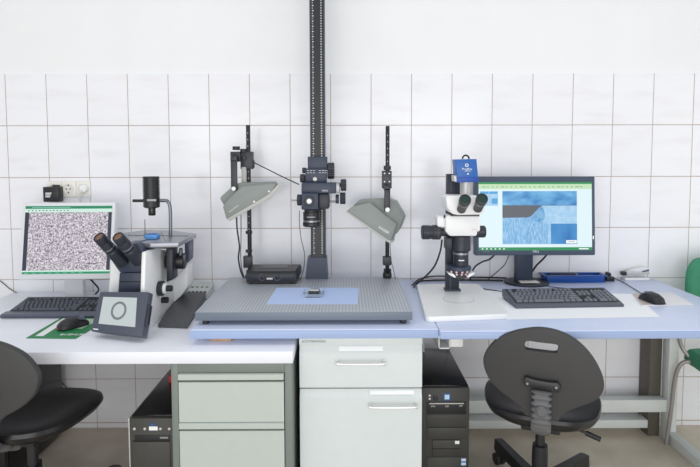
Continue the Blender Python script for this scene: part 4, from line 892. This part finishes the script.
def lab_chair(label,loc,rotz,outline,slot,zs,seat_r,legrot=0,fx=1):
    slot=[(lambda c:(c[0]+(x-c[0])*1.04,c[1]+(z-c[1])*1.22))((sum(a for a,b in slot)/len(slot),sum(b for a,b in slot)/len(slot))) for x,z in slot]
    t=thing('lab_chair',label,'chair',loc,rotz,'black lab swivel chairs')
    yb=-.262
    mb=plate_with_hole([Vector((x,0,z)) for x,z in outline],[Vector((x,0,z)) for x,z in slot],yb-.014,yb+.014,.010)
    mb.build('backrest',M['black_matte'],t,local=True)
    # seat: saddle-like disc
    rx,ry=seat_r; n=40; rings=[]
    def sr(s,z,dish=0.): 
        P=[]
        for i in range(n):
            a=2*math.pi*i/n; c_,s_=math.cos(a),math.sin(a); e=2/3.0
            x=rx*s*math.copysign(abs(c_)**e,c_); y=ry*s*math.copysign(abs(s_)**e,s_)
            x*=1+.14*(y/ry); P.append((x,y,z+(.014 if y<0 else -.006)*(y/ry)**2*s+dish))
        return P
    m=MB(); m.loft([sr(.55,zs-.05),sr(.8,zs-.048),sr(.95,zs-.03),sr(1.0,zs-.012),sr(.985,zs+.002),sr(.9,zs+.008),sr(.6,zs-.004),sr(.25,zs-.010)]); m.build('seat',[M['vinyl_worn']],t,local=True)
    # mechanism, bellows, column, base
    m=MB(); m.box(-.07,.07,-.10,.10,zs-.085,zs-.05,.006); m.build('seat_plate',M['black'],t,local=True)
    zb0=sum(z for x,z in outline)/len(outline)
    bx=sum(x for x,z in slot)/len(slot)+.008
    yk=yb-.036
    zt_=max(z for x,z in slot)-.145
    m=MB(); m.prism([(bx-.060,yk,zt_+.010),(bx-.052,yk,zt_+.026),(bx-.02,yk,zt_+.020),(bx+.02,yk,zt_+.018),(bx+.052,yk,zt_+.020),(bx+.062,yk,zt_+.004),(bx+.054,yk,zt_-.014),(bx+.02,yk,zt_-.016),(bx-.02,yk,zt_-.014),(bx-.055,yk,zt_-.006)],(0,.022,0),.003); bk=m.build('back_bracket',M['black'],t,local=True)
    for sx in (-.046,.046): MB().cyl((bx+sx,yk-.002,zt_+.004),(bx+sx,yk+.004,zt_+.004),.0042,n=14).build('screw',M['steel'],bk,local=True)
    # ribbed cover down the back bar, curving under the seat
    path=[Vector((bx,yk+.000,zt_-.014)),Vector((bx,yk-.004,zt_-.07)),Vector((bx,yk+.006,zt_-.13)),Vector((bx*.8,yk+.05,zt_-.172)),Vector((bx*.3,-.10,zs-.075))]
    m=MB(); nn=34; rg=[]
    def cr(u):
        f_=u*(len(path)-1); i=min(int(f_),len(path)-2); tt=f_-i
        a,b,c,d=path[max(i-1,0)],path[i],path[i+1],path[min(i+2,len(path)-1)]
        return .5*((2*b)+(c-a)*tt+(2*a-5*b+4*c-d)*tt*tt+(3*b-a-3*c+d)*tt**3)
    nn=12
    for i in range(nn*4+1):
        u=i/(nn*4); p=cr(u); dd=(cr(min(1,u+.01))-cr(max(0,u-.01))).normalized(); sx=Vector((1,0,0)); sy=dd.cross(sx).normalized(); g=1 if i%4 in (1,2) else .74
        rg.append([p+sx*(.033*g*math.copysign(abs(math.cos(a))**.6,math.cos(a)))+sy*(.017*g*math.copysign(abs(math.sin(a))**.6,math.sin(a))) for a in [2*math.pi*k/16 for k in range(16)]])
    m.loft(rg); m.build('ribbed_cover',M['rib'],t,local=True,angle=50)
    MB().lathe([(.017,0),(.019,.003),(.019,.012),(.012,.02)],(bx,yk-.016,zt_-.075),(0,-1,0),20).build('adjuster_knob',M['rib'],t,local=True)
    MB().lathe([(.018,zs-.086),(.018,.25),(.0285,.249),(.030,.22),(.030,.075)],(0,0,0),(0,0,1),24).build('gas_column',M['black'],t,local=True)
    m=MB(); m.tube([(fx*.06,-.02,zs-.07),(fx*.13,-.04,zs-.075),(fx*.175,-.05,zs-.085)],.006,8); m.tube([(fx*.16,-.046,zs-.082),(fx*.21,-.06,zs-.092)],.010,8,1); m.build('lever',M['black'],t,local=True)
    MB().lathe([(.05,.05),(.05,.10),(.035,.115)],(0,0,0),(0,0,1),24).build('hub',M['black'],t,local=True)
    for k in range(5):
        a=legrot+2*math.pi*k/5; R=Matrix.Rotation(a,4,'Z')
        m=MB(); m.loft([[(.03,-.026,.065),(.03,.026,.065),(.03,.022,.108),(.03,-.022,.108)],[(.18,-.021,.065),(.18,.021,.065),(.18,.018,.112),(.18,-.018,.112)],[(.295,-.019,.060),(.295,.019,.060),(.295,.016,.116),(.295,-.016,.116)],[(.318,-.014,.062),(.318,.014,.062),(.318,.011,.108),(.318,-.011,.108)]])
        lg=m.build('leg',M['black'],t,local=True,mx=R)
        m=MB()
        for sy in (-.020,.006): m.cyl((.298,sy,.026),(.298,sy+.014,.026),.026,n=18,bev=.003)
        m.box(.285,.311,-.006,.006,.02,.069,.002); m.build('caster',M['rubber'],t,local=True,mx=R)
    return t
cx_,cy_=.757,-.62; rot=-.36
Rm=Matrix.Translation((cx_,cy_,0))@Matrix.Rotation(rot,4,'Z'); Ri=Rm.inverted(); p0=Rm@Vector((0,-.28,.6)); nrm=(Rm.to_3x3()@Vector((0,1,0)))
def tolocal(px_): q=Ri@onP(px_[0],px_[1],p0,nrm); return (q.x,q.z)
def crop(P): return [(480+x/3.292,325+y/3.289) for x,y in P]
oc=crop([(8,130),(18,92),(55,50),(108,25),(160,14),(205,12),(262,24),(318,54),(366,102),(400,160),(412,205),(402,240),(370,264),(325,278),(290,290),(268,306),(254,322),(200,316),(152,304),(138,284),(118,262),(66,226),(24,180)])
out=[tolocal(v) for v in oc]; out=[(v.x,v.z) for v in spline([Vector((x,0,z)) for x,z in out],4)]
sc_=crop([(148,70),(152,60),(162,57),(200,62),(248,68),(255,76),(254,86),(246,92),(200,87),(160,82),(150,78)])
sl_=[tolocal(v) for v in sc_]; sl_=[(v.x,v.z) for v in spline([Vector((x,0,z)) for x,z in sl_],3)]
lab_chair('black lab chair with slotted oval backrest in front of the blue bench',(cx_,cy_,0),rot,out,sl_,.43,(.215,.20),.936)
mx_=sum(x for x,z in out)/len(out)
out2=[(-(x-mx_)*.92+.013,.655+(z-.62)*.9) for x,z in out]; sl2=[(-(x-mx_)*.92,.655+(z-.62)*.9) for x,z in sl_]
lab_chair('black lab chair with a broad dished seat, pulled up to the white desk',(-1.162,-.745,0),-.04,out2,sl2,.455,(.205,.21),.85,-1)
# ------------------------------------------------------------------ green visitor chair
gc=thing('visitor_chair','green upholstered visitor chair with grey tube frame beyond right end of bench','chair',(1.86,-.33,0))
X0_=1.627; Wc=.44
def bk(x0,z0): return None
prof=[(.02,.69),(.0,.74),(.003,.83),(.02,.87),(.06,.898),(.22,.912),(.38,.898),(.42,.87),(.437,.83),(.44,.74),(.42,.69),(.22,.68)]
P_=spline([Vector((X0_+x,-.13,z)) for x,z in prof],4); cc=sum(P_,Vector())/len(P_)
m=MB(); m.loft([[cc+(p-cc)*.95+Vector((0,-.025,0)) for p in P_],[p+Vector((0,-.015,0)) for p in P_],[p+Vector((0,.005,0)) for p in P_],[cc+(p-cc)*.94+Vector((0,.015,0)) for p in P_]]); m.build('backrest',M['green_fabric'],gc)
sp0=[(0,-.215),(.02,-.17),(.22,-.16),(.42,-.17),(.44,-.215),(.46,-.45),(.44,-.58),(.22,-.61),(0,-.58),(-.02,-.45)]
P_=spline([Vector((X0_-.023+x,y,.452)) for x,y in sp0],4); cc=sum(P_,Vector())/len(P_)
m=MB(); m.loft([[cc+(p-cc)*.92+Vector((0,0,-.055)) for p in P_],[p+Vector((0,0,-.03)) for p in P_],[p+Vector((0,0,.0)) for p in P_],[cc+(p-cc)*.93+Vector((0,0,.02)) for p in P_]]); m.build('seat',M['green_fabric'],gc)
for s_ in (0,1):
    sx=lambda d: X0_-.023+(d if s_==0 else Wc-d)
    m=MB(); m.tube([(sx(.09),-.105,.86),(sx(.08),-.108,.76),(sx(.05),-.112,.68),(sx(-.020),-.165,.62),(sx(-.032),-.178,.54),(sx(-.012),-.19,.465),(sx(.03),-.24,.42),(sx(.03),-.40,.412),(sx(.03),-.55,.412)],.0095,12,6); m.build('frame_tube',M['tube_grey'],gc)
    m=MB(); m.tube([(sx(.05),-.235,.412),(sx(.008),-.215,.422),(sx(-.030),-.20,.405),(sx(-.050),-.19,.33),(sx(-.062),-.184,.15),(sx(-.074),-.178,.0)],.0095,12,6); m.build('leg',M['tube_grey'],gc)
    m=MB(); m.tube([(sx(.05),-.51,.418),(sx(.008),-.53,.408),(sx(-.012),-.55,.36),(sx(-.014),-.57,.24),(sx(-.014),-.6,.0)],.0095,12,6); m.build('leg',M['tube_grey'],gc)
# ------------------------------------------------------------------ loose cables
def cable(label,pts,r=.0028,mt='black'):
    m=MB(); m.tube(pts,r,8,8); return tag(m.build('cable',M[mt]),label,'cable')
cable('thin black cable from the left lamp clamp to the column carriage',[onY(253,162,-.19),onY(266,168.5,-.2),onY(282,176.5,-.22),onY(299,184.5,-.25)],.0026)
cable('thin grey wire hanging from the carriage to the plate left of the column',[onY(299.6,211,-.265),onY(299.4,222,-.24),onY(301,238,-.235),onY(304.5,254,-.23),onY(303.8,268,-.225),onZ(300.5,280.2,ZP+.003)],.0016,'charcoal')
cable('black lamp cord dropping behind the left lamp to the plate',[onY(236.6,214,-.16),onY(237,228,-.155),onY(239.4,246,-.152),onY(238.4,258,-.152),onY(240.5,270,-.165),onZ(243.5,277.4,ZP+.005)],.0038)
cable('thin grey lamp cord beside the thicker black one by the left rod',[onY(241,214,-.155),onY(241,240,-.15),onY(240.6,256,-.15),onY(242,270,-.175),onZ(244.5,278,ZP+.0035)],.002,'charcoal')
cable('thin wire looped round the foot of the right lamp rod',[onY(389.8,238,-.18),onY(390.8,258,-.175),onY(393,268,-.172),onZ(395.5,279.4,ZP+.002)],.0015,'charcoal')
cable('black cable curving from the stereo microscope column down to the blue slab',[onY(442,240,-.30),onY(440,252,-.25),onY(434.5,266,-.2),onY(425,277,-.15),onZ(415.5,284.5,ZB+.004)],.0042)
cable('black cable lying along the wall behind the stereo microscope',[onZ(414,287,ZB+.005),onZ(418,281.6,ZB+.005),onZ(436,280.2,ZB+.005),onZ(470,280,ZB+.005),onZ(503,280.4,ZB+.005)],.0042)
cable('second black cable arching off the desk behind the stereo microscope',[onZ(412,285,ZB+.005),onY(420,279,-.05),onY(436,276.2,-.04),onY(462,277,-.04),onY(486,277.4,-.04),onZ(506,277.9,ZB+.006)],.0038)
cable('black cable rising from the desk to the dark wide monitor behind the microscope',[onZ(470,279.8,ZB+.012),onY(474,268,-.10),onY(482,262,-.10),onY(490,259,-.11),onY(497,252,-.125)],.0042)
cable('thin grey cable hanging slantwise below the left end of the dark wide monitor',[onY(510,252,-.13),onY(505,264,-.08),onY(497,272,-.05),onZ(488,279,ZB+.004)],.0022,'charcoal')
cable('black cable dropping from the dark wide monitor to right of its stand',[onY(549,252,-.13),onY(543,259,-.09),onY(536,266,-.07),onY(532,272,-.06)],.0045)
cable('thin dark wire lying on the blue tray edge behind the slate keyboard',[onZ(533.5,275,ZB+.01),onZ(537,281.4,ZB+.003),onZ(549,286.4,ZB+.0025),onZ(566,288.2,ZB+.0025)],.0016)
cable('thin dark wire from the stereo microscope base to the slate keyboard',[onZ(479,288,ZB+.003),onZ(488,289.4,ZB+.003),onZ(496,290.6,ZB+.003),onZ(503,291.4,ZB+.003)],.002)
cable('black cable curving from pale monitor to the inverted microscope',[onY(90,279,-.12),onY(95,284,-.11),onY(98.6,290,-.10),onZ(93,296,ZW+.004)],.004)
cable('dark cable hanging on the tiles at left corner of the white desk',[onY(-6,277,-.004),onY(3,283,-.004),onY(9.5,288.6,-.004),onZ(16.5,292.6,ZW+.0025)],.0022,'charcoal')
cable('thin dark cable slack behind the left chair under the white desk',[onY(58,379,-.045),onY(61,382,-.03),onY(66,387,-.02),onY(74,392,-.02)],.002)
# ------------------------------------------------------------------ light
W_=bpy.data.worlds.new('World'); SC.world=W_; W_.use_nodes=True
bg=W_.node_tree.nodes['Background']; bg.inputs[0].default_value=(.95,.975,1.0,1); bg.inputs[1].default_value=.66
def area(name,loc,rot,sx,sy,e,col=(1,1,1)):
    l=bpy.data.lights.new(name,'AREA'); l.shape='RECTANGLE'; l.size=sx; l.size_y=sy; l.energy=e; l.color=col
    o=bpy.data.objects.new(name,l); COL.objects.link(o); o.location=loc; o.rotation_euler=rot; return o
area('ceiling_fill',(-1.1,-1.5,2.9),(0,0,0),1.6,.5,7,(1,.985,.96)); area('ceiling_fill',(1.1,-1.5,2.9),(0,0,0),1.6,.5,7,(1,.985,.96))  # unseen area lights added overhead to give the shading a direction
area('window_fill',(-.2,-4.2,1.05),(math.radians(90),0,0),3.8,2.0,62,(1,.99,.975))  # unseen window behind the camera, made low and wide to fill under the desks
area('window_fill',(3.3,-1.9,1.15),(math.radians(90),0,math.radians(90)),2.2,2.0,10,(1,.99,.975))  # unseen side window added to brighten the floor on the right
vs=SC.view_settings; vs.view_transform='Standard'; vs.look='None'; vs.exposure=0; vs.gamma=1; vs.use_curve_mapping=False
